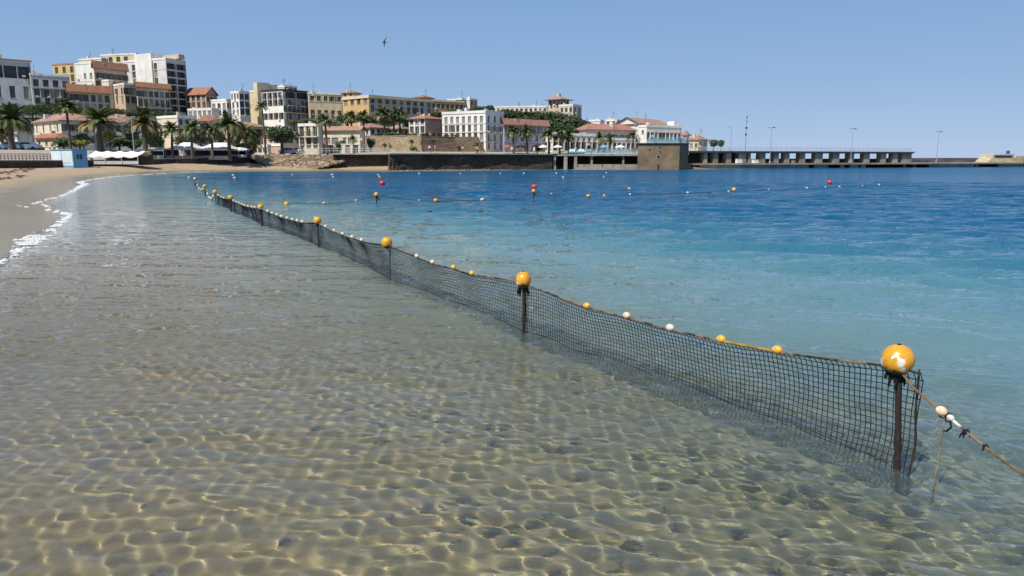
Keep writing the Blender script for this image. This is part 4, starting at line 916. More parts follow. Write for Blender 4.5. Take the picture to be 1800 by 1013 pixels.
# boulders of the rubble slope: nobody could count them
rr = random.Random(4); mb = MB()
def rock(mb, c, s, rr):
    vs = []; fs = []; n = 6
    for i, (r_, z) in enumerate(((.55, -.5), (1, -.15), (.85, .3), (.35, .5))):
        for k in range(n):
            a = 2 * math.pi * (k + .3 * i) / n; j = rr.uniform(.75, 1.2); vs.append((c[0] + s * r_ * j * math.cos(a), c[1] + s * r_ * j * math.sin(a) * .8, c[2] + s * (z * rr.uniform(.8, 1.1))))
    for i in range(3):
        for k in range(n): fs.append((i * n + k, i * n + (k + 1) % n, (i + 1) * n + (k + 1) % n, (i + 1) * n + k))
    fs.append(tuple(range(n))[::-1]); fs.append(tuple(3 * n + k for k in range(n))); mb.add(vs, fs)
for i in range(900):
    px = rr.uniform(440, 606); u = rr.random(); env = min(1, (px - 436) / 55)
    bot = 2.75 - 2.6 * env if px < 545 else 2.75 - 2.6 + (px - 545) / 60 * 1.7
    z = bot + (2.85 - bot) * u; Yr = 142.6 - (1 - u) * 4.2 * env; rock(mb, (xat(px, Yr), Yr, z - .1), rr.uniform(.28, .62), rr)
solid(mb, 'rubble_slope', M_STONE_RUB, (xat(520, 141), 141, .5), None, None, kind='stuff')
mb = MB()
for i in range(160):
    px = rr.uniform(640, 860); Yr = wall_y(px) - rr.uniform(.3, 1.2); rock(mb, (xat(px, Yr), Yr, rr.uniform(-.25, .05)), rr.uniform(.2, .5), rr)
solid(mb, 'shore_rocks', M_STONE_BROWN, (xat(740, 137), 137, 0), None, None, kind='stuff')
# quay on piles between wall and bastion
def qx(px, Y=152.0): return xat(px, Y, 1.5)
t = empty('quay', (qx(1040), 152, 0), 'beige concrete quay with dark openings, left of the brown bastion', 'quay')
mb = MB(); mb.box(qx(968), qx(1124), 151.4, 158, 2.72, 3.05); part(mb, 'deck', M_CONC, t)
mb = MB(); mb.box(qx(1013), qx(1124), 151.8, 152.6, -1, 1.05); mb.box(qx(1013), qx(1124), 151.2, 151.79, -1, .42); part(mb, 'lower_wall', M_CONC, t)
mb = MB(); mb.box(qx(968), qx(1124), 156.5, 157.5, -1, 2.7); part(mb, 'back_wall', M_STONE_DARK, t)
for p0, p1 in ((972, 977), (991, 997), (1009, 1014)): mb = MB(); mb.box(qx(p0), qx(p1), 151.5, 152.5, -1, 2.7); part(mb, 'pillar', M_CONC, t)
for p0, p1 in ((1038, 1042), (1094, 1097)): mb = MB(); mb.box(qx(p0), qx(p1), 151.9, 152.5, 1.06, 2.7); part(mb, 'pillar', M_CONC, t)
for p0, p1 in ((1026, 1027), (1058, 1059.5), (1076, 1077)): mb = MB(); mb.box(qx(p0), qx(p1), 151.78, 151.82, -1, 1.04); part(mb, 'groove', M_STONE_DARK, t)
mb = MB(); mb.box(qx(1098), qx(1122), 151.5, 151.75, .43, .44); part(mb, 'ledge', M_DARK, t)
def railing(pts, z, h, label, mat, n, bars=2):
    P = [Vector((x, y, z)) for x, y in pts]; t = empty('railing', P[0], label, 'railing')
    mb = MB()
    for a, b in zip(P[:-1], P[1:]):
        for k in range(bars): mb.tube([a + Vector((0, 0, h * (k + 1) / bars)), b + Vector((0, 0, h * (k + 1) / bars))], .04, 4)
    part(mb, 'rail', mat, t)
    tot = sum((b - a).length for a, b in zip(P[:-1], P[1:]))
    for a, b in zip(P[:-1], P[1:]):
        m_ = max(1, int(n * (b - a).length / tot))
        for i in range(m_ + 1): q = a.lerp(b, i / m_); mb = MB(); mb.tube([q, q + Vector((0, 0, h))], .05, 4); part(mb, 'post', mat, t)
    return t
M_TURQ = plain('turquoise_paint', (.16, .46, .56), .6, .1); M_RAILG = plain('rail_grey', (.48, .50, .52), .5, .1)
railing([(qx(1000), 151.9), (qx(1122), 151.9)], 3.05, 1.0, 'pale turquoise railing along the quay edge', M_TURQ, 22, 3)
# bastion
b0 = 148.0; zt = zat(251.5, b0); Cx = xat(1194, b0, 2)
aB = R(6); dL = Vector((-math.cos(aB), math.sin(aB), 0)); dR = Vector((math.sin(aB), math.cos(aB), 0)); aR = R(38)
C = Vector((Cx, b0, 0)); lL = side_len(C, dL, 1121, 2.5); dR2 = Vector((math.sin(R(30)), math.cos(R(30)), 0)); lR = side_len(C, dR2, 1209.5, 2.5)
t = empty('bastion', C, 'massive brown concrete bastion with round port holes at the pier head', 'bastion')
A_, B_ = C + dL * lL, C + dR2 * lR; D_ = A_ + dR2 * lR
def hexa(mb, poly, z0, z1, mi=0):
    n = len(poly); vs = [(p.x, p.y, z0) for p in poly] + [(p.x, p.y, z1) for p in poly]
    mb.add(vs, [tuple(range(n))[::-1], tuple(range(n, 2 * n))] + [(i, (i + 1) % n, n + (i + 1) % n, n + i) for i in range(n)], mi)
mb = MB(); hexa(mb, [A_, C, B_, D_], -1.5, zt - .2); part(mb, 'wall', M_BASTION, t)
mb = MB(); k = .25; hexa(mb, [A_ + dL * k - dR2 * k, C - dL * k - dR2 * k, B_ - dL * k + dR2 * k, D_ + dL * k + dR2 * k], zt - .19, zt); part(mb, 'coping', M_DARK, t)
for px_, py_, rr_ in ((1158, 276, .33), (1161.5, 266.5, .2), (1143, 263.5, .18), (1161, 259, .16)):
    q = at(px_, py_, b0); u = (C.x - q.x) / math.cos(aB); Pq = C + dL * u; Pq.z = q.z; nn = Vector((-math.sin(aB), -math.cos(aB), 0))
    mb = MB(); mb.tube([Pq - nn * .05, Pq + nn * .06], rr_, 12, 0); part(mb, 'port_hole', M_DARK, t)
    if rr_ > .25 or rr_ == .2: mb = MB(); mb.tube([Pq - nn * .04, Pq + nn * .04], rr_ * 1.45, 14); part(mb, 'port_rim', M_CONC, t)
mb = MB(); q = C + dL * (lL * .5); mb.box(q.x - .12, q.x + .12, q.y - .18, q.y + .1, -1, 1.0); part(mb, 'ladder_slot', M_DARK, t)
railing([(A_.x + 2.0, A_.y + .2), (C.x - .1, C.y + .2), (B_.x - .2, B_.y - .2)], zt, .95, 'turquoise railing on top of the brown bastion', M_TURQ, 26, 4)
# pier
pA, pB = Vector((xat(1209, 161.5), 161.5, 0)), Vector((xat(1800, 203), 203, 0)); pd = (pB - pA).normalized(); pn = Vector((pd.y, -pd.x, 0)); plen = (pB - pA).length
Mp = Matrix.Translation(pA) @ Matrix(((pd.x, -pn.x, 0, 0), (pd.y, -pn.y, 0, 0), (0, 0, 1, 0), (0, 0, 0, 1)))   # x along pier, y away from the viewer
def ppx(px, off=0.0, z=1.2):                       # distance along the pier seen at pixel px
    k = (px - 900) / F; P0 = pA - pn * off; kz = (z - H) * SP
    return (k * (P0.y * CP - kz) - P0.x) / (pd.x - k * pd.y * CP)
t = empty('pier', pA, 'long low concrete pier running out to the right edge', 'pier')
mb = MB(); mb.box(-6, plen + 40, -.15, 9, .80, 1.18, 0, Mp); part(mb, 'deck', M_CONC, t)
solidp = [(1210, 1216), (1232, 1424), (1434, 1458), (1480, 1486), (1497, 1511), (1516, 1524), (1592, 1594), (1610, 1612), (1637, 1714), (1718, 1722), (1758, 1810)]
for p0, p1 in solidp: mb = MB(); mb.box(ppx(p0), ppx(p1), .25, .9, -1.2, .79, 0, Mp); part(mb, 'pier_wall', M_CONC, t)
mb = MB(); mb.box(-6, plen + 40, 4, 4.6, -1.2, .79, 0, Mp); part(mb, 'back_wall', M_STONE_DARK, t)
z_c = 3.42
t = empty('pier_canopy', pA + Vector((0, 0, 1.2)), 'long flat concrete canopy on pillars standing on the pier', 'canopy')
mb = MB(); mb.box(-2, ppx(1602, 2, 3.6), 1.2, 8, z_c, z_c + .32, 0, Mp); mb.box(-2, ppx(1603, 2, 3.6) + .3, 1.0, 8.2, z_c + .321, z_c + .46, 0, Mp); part(mb, 'roof', plain('canopy_concrete', (.20, .19, .18), .9, .15, .4, dirt=.3), t)
for px_, w_ in ((1238, 1.0), (1256, 1.2), (1279, 1.3), (1303, 2.0), (1315, .7), (1338, 1.6), (1362, 1.5), (1381, 1.4), (1408, 1.6), (1437, 2.2), (1467, 2.0), (1494, 1.6), (1521, 1.8), (1550, 1.8), (1571, 1.8), (1591, 3.2)):
    u = ppx(px_, 2); mb = MB(); mb.box(u - w_ / 2, u + w_ / 2, 1.6, 3.0, 1.18, z_c, 0, Mp); part(mb, 'pillar', M_CONC, t)
mb = MB(); mb.box(0, ppx(1315, 7), 7.0, 7.4, 1.18, z_c, 0, Mp); mb.box(ppx(1330, 7), ppx(1600, 7), 7.0, 7.4, 1.18, 2.15, 0, Mp); part(mb, 'back_wall', M_STONE_BROWN, t)
q = [Mp @ Vector((u, 1.5, 0)) for u in (0, ppx(1600, 2, 4))]
railing([(v.x, v.y) for v in q], z_c + .46, .85, 'pale metal railing along the top of the pier canopy', M_RAILG, 46, 3)
for px_, w_, h_ in ((1300, 1.3, .9), (1329, 1.3, .7), (1396, .5, .6)):
    u = ppx(px_, 1); mb = MB(); mb.box(u - w_ / 2, u + w_ / 2, .9, 1.7, 1.19, 1.19 + h_, 0, Mp); mb.box(u - w_ / 2 - .04, u + w_ / 2 + .04, .86, 1.74, 1.19 + h_, 1.25 + h_, 0, Mp)
    o = Mp @ Vector((u, 1.3, 1.19)); solid(mb, 'storage_box', W_BRIGHT if px_ != 1396 else M_CONC, o, {1300: 'white chest under the pier canopy beneath the tall mast', 1329: 'rounded white tank on the pier between canopy pillars', 1396: 'small beige bollard box on the pier edge'}[px_], 'box')
run_wall([plan(1560, 262), plan(1700, 268), plan(1900, 276), plan(2200, 290)], 3, lambda u: -1.5, lambda u: 2.42, 'breakwater', 'distant brown-violet breakwater wall on the horizon at right', 'breakwater', plain('breakwater_stone', (.15, .125, .125), .95, .2, .2), None, 40, .3)
# little cream beacon house on the pier
u0, u1 = ppx(1743, 3), ppx(1778, 3); t = empty('pier_house', Mp @ Vector((u0, 3, 1.18)), 'small cream block house with sloped left flank near the pier end', 'block house')
ztp = zat(270, 202); mb = MB(); n_ = .0
vs = [(u0 - 2.6, 2.2, 1.18), (u1, 2.2, 1.18), (u1, 6, 1.18), (u0 - 2.6, 6, 1.18), (u0, 2.6, ztp - .5), (u1 - .2, 2.6, ztp - .5), (u1 - .2, 6, ztp - .5), (u0, 6, ztp - .5)]
mb.add([Mp @ Vector(v) for v in vs], [(0, 1, 5, 4), (1, 2, 6, 5), (2, 3, 7, 6), (3, 0, 4, 7), (4, 5, 6, 7)]); part(mb, 'wall', m_stone('stone_cream', (.46, .38, .22), (.56, .48, .30), 1.2, .3), t)
mb = MB(); mb.box(u0 - .1, u1 + .1, 2.3, 6.2, ztp - .48, ztp - .1, 0, Mp); part(mb, 'roof', W_GREY, t)
mb = MB(); mb.box(u0 + .5, u1 - 1.2, 2.36, 2.5, ztp - 1.0, ztp - .62, 0, Mp); part(mb, 'sign_band', M_DARK, t)
mb = MB(); mb.box(u1 - 1.8, u1 - 1.1, 3, 3.6, ztp - .09, ztp + .75, 0, Mp); part(mb, 'beacon', plain('beacon_blue', (.05, .10, .16), .5, .1), t)
u = ppx(1795, 3); mb = MB(); mb.box(u, u + 4, 2.6, 5, 1.19, 2.5, 0, Mp); mb.box(u + .5, u + 4, 2.7, 5, 2.5, 2.9, 0, Mp); solid(mb, 'stone_block', M_STONE_TAN, Mp @ Vector((u, 3, 1.19)), 'tan stone block cut by the right edge of the pier', 'stone block')
# lamp posts and mast
def lamp(px, ytop, ybase, off, z0, label, heads=2):
    u = ppx(px, off, z0); q = Mp @ Vector((u, off, z0)); zt_ = zat(ytop, q.y); t = empty('lamp_post', q, label, 'lamp post', 'tall lamp posts on the pier'); h = zt_ - z0
    mb = MB(); mb.tube([(0, 0, 0), (0, 0, h * .5), (0, 0, h)], [.10, .08, .055], 8); mb.lathe((0, 0, 0), [(.2, 0), (.2, .25), (.13, .35)], 8); mb.build('pole', M_GREYMET, t)
    for k in range(heads):
        s = 1 if k else -1; mb = MB(); mb.tube([(0, 0, h - .1), (s * .25, 0, h + .02)], .04, 5); mb.box(s * .2 if s > 0 else -.75, .75 if s > 0 else -.2, -.15, .15, h, h + .16); mb.build('lamp_head', M_GREYMET if k == 0 else M_DARK, t)
lamp(1284, 224, 266, 2, z_c + .46, 'slim lamp post with single dark head, left of the tall mast', 1)
lamp(1353, 225, 286, .5, 1.19, 'lamp post with a double head just right of the tall mast')
lamp(1495, 227, 286, .5, 1.19, 'lamp post with white double head near the canopy\'s right half')
lamp(1645.5, 232, 285, .5, 1.19, 'isolated lamp post right of the canopy end, over open pier')
q = Mp @ Vector((ppx(1310, 2, 4), 2, z_c + .46)); zt_ = zat(204, q.y) - q.z; t = empty('radio_mast', q, 'tall thin mast with dark instruments, highest thing on the pier', 'mast')
mb = MB(); mb.tube([(0, 0, 0), (0, 0, zt_)], [.12, .04], 6); mb.build('pole', M_GREYMET, t)
mb = MB(); mb.ball((0, 0, zt_ - 2.6), .26, .26, 10); mb.build('radar_ball', M_DARK, t); mb = MB(); mb.tube([(0, 0, zt_ - .6), (0, 0, zt_)], .10, 6); mb.tube([(0, 0, zt_ - 1.6), (0, 0, zt_ - .9)], .07, 6); mb.build('beacon', M_DARK, t)
mb = MB(); mb.box(-.25, .25, -.1, .1, zt_ - 4.3, zt_ - 4.2); mb.box(-.18, .05, -.1, .1, zt_ - 4.2, zt_ - 3.8); mb.build('crossarm', M_DARK, t)
def shore_lamp(px, Y, h, label):
    q = Vector((xat(px, Y), Y, lz(px, Y))); t = empty('lamp_post', q, label, 'lamp post', 'lamp posts along the promenade')
    mb = MB(); mb.tube([(0, 0, 0), (0, 0, h)], [.08, .05], 6); mb.build('pole', M_GREYMET, t); mb = MB(); mb.box(-.1, .7, -.1, .1, h, h + .1); mb.build('lamp_head', M_GREYMET, t)
shore_lamp(236, 121, 6.8, 'pale lamp post at the right end of the long white canopy'); shore_lamp(735, 150, 7.5, 'grey lamp post before the corner of the tan retaining wall')
shore_lamp(1116, 156, 8.5, 'grey lamp post just left of the brown bastion')

# ------------------------------------------------------------------ beach hut, canopies, marquees
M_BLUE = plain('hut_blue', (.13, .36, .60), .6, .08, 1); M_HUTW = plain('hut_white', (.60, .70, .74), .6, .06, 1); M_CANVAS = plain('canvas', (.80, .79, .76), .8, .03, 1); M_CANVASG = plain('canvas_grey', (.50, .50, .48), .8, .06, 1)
Yh = 110.0; zb = 1.12; zt = zat(262, Yh); a = R(38); C = Vector((xat(127, Yh), Yh, 0)); dL = Vector((-math.cos(a), math.sin(a), 0)); dR = Vector((math.sin(a), math.cos(a), 0))
lL, lR = side_len(C, dL, 90.5, 2.2), side_len(C, dR, 154, 2.2); t = empty('beach_hut', (C.x, C.y, zb), 'box-shaped beach hut, pale white-blue left side and bright blue right side', 'beach hut')
M = Matrix.Translation(C) @ Matrix(((-dL.x, dR.x, 0, 0), (-dL.y, dR.y, 0, 0), (0, 0, 1, 0), (0, 0, 0, 1)))
mb = MB(); mb.box(-lL, 0, 0, lR, zb - .3, zt - .12, 0, M); part(mb, 'wall', M_BLUE, t)
mb = MB(); mb.box(-lL + .1, -.1, -.03, -.002, zb + .05, zt - .2, 0, M); part(mb, 'side_panel', M_HUTW, t)
mb = MB(); mb.box(-lL - .15, .15, -.15, lR + .15, zt - .118, zt, 0, M); part(mb, 'roof', M_BLUE, t)
mb = MB(); mb.box(-lL * .5 - .04, -lL * .5 + .04, -.07, -.035, zb + .1, zt - .25, 0, M); mb.box(-lL * .9, -lL * .1, -.06, -.035, zb + .42, zb + .47, 0, M); part(mb, 'door_frame', M_BLUE, t)
for y0, y1 in ((.28, .42), (.48, .56), (.58, .64)): mb = MB(); mb.box(.002, .04, lR * y0, lR * y1, zb + 1.0, zb + 1.7, 0, M); part(mb, 'window', M_GLASS, t)
mb = MB(); mb.box(.002, .05, lR * .82, lR * .90, zb + 1.2, zb + 1.4, 0, M); part(mb, 'notice_board', M_FRAME, t)
mb = MB(); mb.box(-.02, .03, -.02, .03, zb, zt - .12, 0, M); part(mb, 'corner_trim', M_HUTW, t)
def canopy(px0, px1, Y, yr, ye, yb, label, peaks=1, depth=5.0, name='marquee', dark=.9):
    """white canvas roof with peaked or sagging top on posts, dim interior with tables behind a low wall"""
    x0, x1 = xat(px0, Y), xat(px1, Y); ze, zr, zb_ = zat(ye, Y), zat(yr, Y + depth / 2), zat(yb, Y)
    t = empty(name, ((x0 + x1) / 2, Y, zb_), label, 'marquee'); N = 24 * max(1, peaks); mb = MB(); vs = []; rows_ = 9
    for j in range(rows_):
        v = j / (rows_ - 1)
        for i in range(N + 1):
            u = i / N; pk = (1 - abs(2 * ((u * peaks) % 1.0) - 1)) if u < 1 else 0
            cy = 1 - abs(2 * v - 1); hgt = min(cy, pk * 1.6) if peaks else cy
            hgt = hgt ** 1.35; sag = .10 * math.sin(u * max(peaks, 2) * 2 * math.pi * 2) * (1 - cy) if peaks else .28 * math.sin(u * 13)
            vs.append((x0 + (x1 - x0) * u, Y + depth * v, ze + (zr - ze) * hgt - abs(sag) * .8))
    fs = [(j * (N + 1) + i, j * (N + 1) + i + 1, (j + 1) * (N + 1) + i + 1, (j + 1) * (N + 1) + i) for j in range(rows_ - 1) for i in range(N)]
    mb.add(vs, fs)
    for i in range(N): a_, b_ = Vector(vs[i]), Vector(vs[i + 1]); mb.quad(a_ - Vector((0, .02, .22)), b_ - Vector((0, .02, .22)), b_, a_)
    part(mb, 'canvas_roof', M_CANVAS, t)
    n = max(2, int((x1 - x0) / 2.6))
    for i in range(n + 1):
        x = x0 + .1 + (x1 - x0 - .2) * i / n; mb = MB(); mb.tube([(x, Y + .1, zb_), (x, Y + .1, ze)], .06, 5); part(mb, 'post', M_FRAME, t)
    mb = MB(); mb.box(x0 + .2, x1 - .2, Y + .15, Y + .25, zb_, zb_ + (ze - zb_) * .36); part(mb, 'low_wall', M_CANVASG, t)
    mb = MB(); mb.box(x0, x1, Y + depth - .2, Y + depth, zb_, ze); part(mb, 'back_panel', M_SHUT, t)  # dark panel added to stand for the shade inside
    return t
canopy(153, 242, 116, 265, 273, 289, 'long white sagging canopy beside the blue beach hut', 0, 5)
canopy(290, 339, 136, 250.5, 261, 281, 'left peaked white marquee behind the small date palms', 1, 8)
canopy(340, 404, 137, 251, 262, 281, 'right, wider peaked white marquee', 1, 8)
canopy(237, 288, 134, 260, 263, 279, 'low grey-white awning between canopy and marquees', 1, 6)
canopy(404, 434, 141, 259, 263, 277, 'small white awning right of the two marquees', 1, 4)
canopy(1000, 1030, 155.5, 262, 265, 270, 'white terrace awning over café tables on the quay', 2, 3)
railing([plan(p, wall_y(p) + .3) for p in (-60, 0, 45, 88)], 1.95, .9, 'reddish promenade railing left of the beach hut', plain('rail_red', (.22, .10, .07), .7, .15), 24, 3)
railing([plan(p, wall_y(p) + .5) for p in (560, 620, 680)], 3.2, .9, 'grey railing above the recessed harbour wall', M_RAILG, 20, 2)

# ------------------------------------------------------------------ vegetation
def m_leaf(n, a, b_, c_=None):
    m = NT(n); o = m.n('ShaderNodeTexCoord').outputs['Object']; p = m.pos(); n1 = m.noise(p, .9, 3, .6); n2 = m.noise(p, 6, 2, .6)
    c = m.mix(m.ramp(n1, [(.35, 0), (.65, 1)]), a, b_)
    if c_: c = m.mix(m.ramp(n2, [(.60, 0), (.72, .7)]), c, c_)
    b = m.bsdf(Base__Color=c, Roughness=.55); b.inputs['Specular IOR Level'].default_value = .35
    return m.mat
M_PALM = m_leaf('palm_frond', (.062, .092, .030), (.14, .165, .052), (.30, .24, .08)); M_PALMDRY = m_leaf('palm_dry', (.24, .16, .06), (.38, .26, .11))
M_LEAF = m_leaf('leaf_green', (.042, .075, .020), (.09, .135, .036)); M_PINE = m_leaf('leaf_pine', (.026, .046, .015), (.058, .088, .026)); M_LIME = m_leaf('leaf_lime', (.10, .14, .02), (.18, .20, .03), (.3, .25, .05)); M_DTREE = m_leaf('leaf_dark', (.022, .042, .015), (.042, .07, .022))
M_BARK = plain('bark', (.10, .075, .05), .95, .25, 3, bump=.6); M_PBARK = plain('palm_bark', (.135, .10, .07), .95, .25, 4, bump=.8)
def palm_crown(seed, n, L, droop, dry):
    rr = random.Random(seed); mb = MB()
    for k in range(n):
        az = rr.uniform(0, 2 * math.pi); el = math.asin(rr.uniform(-.28, .97)); ln = L * rr.uniform(.85, 1.08) * (1 - .1 * max(0, el))
        d = Vector((math.cos(az), math.sin(az), 0)); side = Vector((-d.y, d.x, 0)); isdry = el < R(-4) and rr.random() < dry; mi = 1 if isdry else 0
        pts = []; p = Vector((0, 0, 0)); e = el + R(14); seg = 9
        for i in range(seg + 1):
            pts.append(p.copy()); p = p + (d * math.cos(e) + Vector((0, 0, 1)) * math.sin(e)) * (ln / seg); e -= droop * (.55 + 1.0 * i / seg) / seg * (1.5 - .5 * math.sin(max(el, 0)))
        mb.tube(pts, [.05 * (1 - i / seg * .8) for i in range(seg + 1)], 3, mi)
        for i in range(1, seg * 3):
            u = i / (seg * 3) * seg; a = int(u); q = pts[a].lerp(pts[a + 1], u - a); tg = (pts[a + 1] - pts[a]).normalized(); w = L * .20 * math.sin(math.pi * min(1, .16 + .86 * i / (seg * 3))) + .08
            up = side.cross(tg)
            for s in (-1, 1):
                tip = q + side * s * w * .85 + tg * w * .55 + up * w * rr.uniform(.05, .35) * -1 + Vector((0, 0, -w * .22))
                h = tg * .055 * L / 2.5; mb.add([q - h, q + h, tip], [(0, 1, 2)], mi)
    return mb
def palm_mesh(seed, n, L, droop, dry): return palm_crown(seed, n, L, droop, dry).mesh('crown', [M_PALM, M_PALMDRY])
CR_BIG = [palm_mesh(s, 92, 4.2, 1.15, .5) for s in (1, 2)]; CR_MID = [palm_mesh(s, 66, 3.6, 1.2, .45) for s in (3, 4, 5)]; CR_WASH = [palm_mesh(s, 44, 2.1, 1.2, .2) for s in (6,)]; CR_SMALL = [palm_mesh(s, 32, 2.3, 1.5, .2) for s in (7,)]
_trc = {}
def palm(px, ycrown, ybase, Y, kind, label, rad=1.0, lean=0.0):
    P = at(px, ybase, Y); zc = zat(ycrown, Y); h = zc - P.z; t = empty('palm_tree', P, label, 'palm tree', 'palms along the seafront', rz=random.uniform(0, 6.28))
    lean = lean or random.uniform(-.35, .35)
    base = {'big': CR_BIG, 'mid': CR_MID, 'wash': CR_WASH, 'small': CR_SMALL}[kind]; me = base[random.randrange(len(base))]
    r0 = {'big': .42, 'mid': .27, 'wash': .22, 'small': .16}[kind] * max(.8, rad)
    mb = MB(); n = 22; pts = []; rs = []
    for i in range(n + 1):
        u = i / n; pts.append((lean * u * u, 0, -.8 + (h + .7) * u)); rs.append(r0 * (1.15 - .35 * u + (.35 * max(0, (u - .88) / .12) if kind != 'wash' else 0)) * (1 + .09 * (i % 2)))
    mb.tube(pts, rs, 9); mb.build('trunk', M_PBARK, t)
    c = bpy.data.objects.new('crown', me); COL.objects.link(c); c.parent = t; c.location = (lean, 0, h); k_ = random.uniform(.9, 1.1); c.scale = (rad * k_, rad * random.uniform(.9, 1.1), rad * random.uniform(.85, 1.12)); c.rotation_euler = (random.uniform(-.12, .12), random.uniform(-.12, .12), 0)
    return t
palm(-3, 232, 280, 131, 'big', 'huge date palm cut by the left edge of the view', 1.0)
palm(22, 212, 280, 128, 'big', 'big dark date palm in front of the whitewashed house at far left', 1.05)
palm(124, 190, 262, 132, 'mid', 'tall thin palm with small crown rising behind the beach hut', .78)
palm(178, 217, 264, 131, 'big', 'broad date palm above the beach hut\'s right end', .98)
palm(257, 216, 278, 133, 'big', 'broad date palm with thick trunk beside the promenade lamp', .98)
palm(303, 229, 270, 134, 'mid', 'slender date palm left of the marquees', .72)
palm(338, 228, 272, 134.5, 'mid', 'date palm standing between the two marquees', .80)
palm(374, 232, 272, 135, 'mid', 'date palm in front of the wider marquee', .80)
palm(404, 222, 275, 136, 'mid', 'full date palm at the right edge of the wider marquee', 1.08)
palm(434, 234, 272, 143, 'mid', 'ragged date palm half merged with bushes, right of the marquees', .88)
palm(467, 190, 268, 150, 'wash', 'tallest slim fan palm, rising against the grey-white corner block', .85)
palm(575, 213, 269, 146, 'mid', 'slender date palm before the cream seafront house', .74, .2)
palm(622, 245, 268, 147, 'small', 'short feathery palm against the tan retaining wall', .70)
palm(618, 207, 241, 165, 'mid', 'palm among bushes above the left of the tan wall', .66)
palm(640, 206, 241, 165.5, 'mid', 'palm with golden lower fronds above the tan wall', .68)
palm(677, 202, 240, 163.5, 'mid', 'dark full palm above the tan wall, left of a pair', .82)
palm(693, 205, 240, 164.5, 'mid', 'left palm of the close pair above the tan wall', .68)
palm(704, 201, 240, 165.5, 'mid', 'right palm of the close pair above the tan wall', .66)
palm(744, 252, 267, 152, 'small', 'tiny palm at the foot of the retaining wall corner', .4)
palm(838, 256, 268, 153, 'small', 'low lime-green palm at the sloping end of the brown wall', .62)
palm(903, 232, 266, 154, 'mid', 'left of two palms before the bluish-white house', .66)
palm(927, 235, 267, 154.5, 'mid', 'right of two palms before the bluish-white house', .78)
palm(965, 238, 266, 156, 'mid', 'pale-trunked palm before the arcade\'s left end', .72)
palm(984, 240, 267, 158, 'mid', 'palm before the arcade, second from its left end', .72)
palm(1000, 242, 266, 160, 'mid', 'palm before the arcade, third from its left end', .66)
palm(1052, 243, 263, 166, 'small', 'lime-tinted palm before the pink veranda house', .95)
palm(1072, 245, 263, 168, 'small', 'small dark palm right of the lime-tinted one', .85)
palm(1112, 242, 264, 166, 'small', 'lone palm close to the left side of the bastion', .95)
def blob_tree(seed, lumps, leaf, n, flat=1.0):
    rr = random.Random(seed); mb = MB()
    for (cx, cy, cz, r_) in lumps:
        for _ in range(int(n * r_ * r_)):
            v = Vector((rr.gauss(0, 1), rr.gauss(0, 1), rr.gauss(0, 1))).normalized(); rad = r_ * (.55 + .47 * rr.random() ** .5) * (1 + .22 * noise.noise(v * 2.3 + Vector((cx, cy, seed))))
            if noise.noise(v * 3.1 + Vector((seed, cx, cz))) < -.28: rad *= .78
            c = Vector((cx, cy, cz)) + Vector((v.x, v.y, v.z * flat)) * rad; a = Vector((rr.gauss(0, 1), rr.gauss(0, 1), rr.gauss(0, 1))).normalized(); b = a.orthogonal().normalized(); s = leaf * rr.uniform(.6, 1.3)
            mb.add([c - a * s, c + b * s * .6, c + a * s, c - b * s * .6], [(0, 1, 2, 3)])
    return mb
def lumps(seed, n, R_, h, flat): 
    rr = random.Random(seed); out = [(0, 0, h, R_ * .62)]
    for k in range(n): a = 2 * math.pi * k / n + rr.uniform(-.3, .3); q = R_ * rr.uniform(.42, .62); out.append((q * math.cos(a), q * math.sin(a), h + R_ * flat * rr.uniform(-.35, .35), R_ * rr.uniform(.34, .5)))
    return out
CROWNS = {'bush': [blob_tree(s, lumps(s, 5, 1, .7, .8), .10, 600, .8) for s in (21, 22, 23)], 'pine': [blob_tree(s, lumps(s, 8, 1, .0, .45), .075, 1300, .62) for s in (31, 32, 33)], 'round': [blob_tree(s, lumps(s, 7, 1, 0, .9), .075, 1100, .95) for s in (41, 42)], 'cone': [blob_tree(s, [(0, 0, -.45, .55), (.1, 0, 0, .48), (-.05, .1, .42, .36), (0, 0, .75, .2)], .07, 900, 1) for s in (51, 52)]}
LM = {}
def tree(px, ytop, ybot, Y, kind, mat, label, wpx, ybase=None, name='tree', cat='tree', group=None):
    """crown spans wpx pixels, from ytop to ybot; trunk down to ybase or the ground"""
    d = Y; zt_, zb_ = zat(ytop, Y), zat(ybot, Y); rx = wpx / F * Y / 2; x = xat(px, Y); z0 = zat(ybase, Y) if ybase else lz(px, Y) - .3; z0 = min(z0, zb_)
    t = empty(name, (x, Y, z0), label, cat, group, rz=random.uniform(0, 6.28)); k = random.randrange(len(CROWNS[kind])); key = (kind, k, mat.name)
    if key not in LM: LM[key] = CROWNS[kind][k].mesh('crown', mat)
    c = bpy.data.objects.new('crown' if name != 'shrub' else 'foliage', LM[key]); COL.objects.link(c); c.parent = t
    rx *= 1.18; zs = 1.1 * (zt_ - zb_) / (2 * {'bush': .75, 'pine': .62, 'round': .98, 'cone': .98}[kind]); c.location = (0, 0, (zt_ + zb_) / 2 - z0 - (.7 * zs if kind == 'bush' else 0)); c.scale = (rx, rx, zs)
    hc = (zt_ + zb_) / 2 - z0
    mb = MB(); r0 = max(.08, rx * .07); mb.tube([(0, 0, -.6), (.1 * rx, 0, hc * .55), (0, 0, hc)], [r0 * 1.3, r0, r0 * .7], 7)
    for q in range(4): a = q * 1.6; mb.tube([(0.03, 0, hc * .6), (rx * .4 * math.cos(a), rx * .4 * math.sin(a), hc + zs * .2)], [r0 * .6, r0 * .2], 5)
    mb.build('trunk' if name != 'shrub' else 'stem', M_BARK, t); return t
tree(497, 214, 258, 147, 'round', M_DTREE, 'dark round-crowned tree by itself at the promenade, right of the marquees', 56, 272)
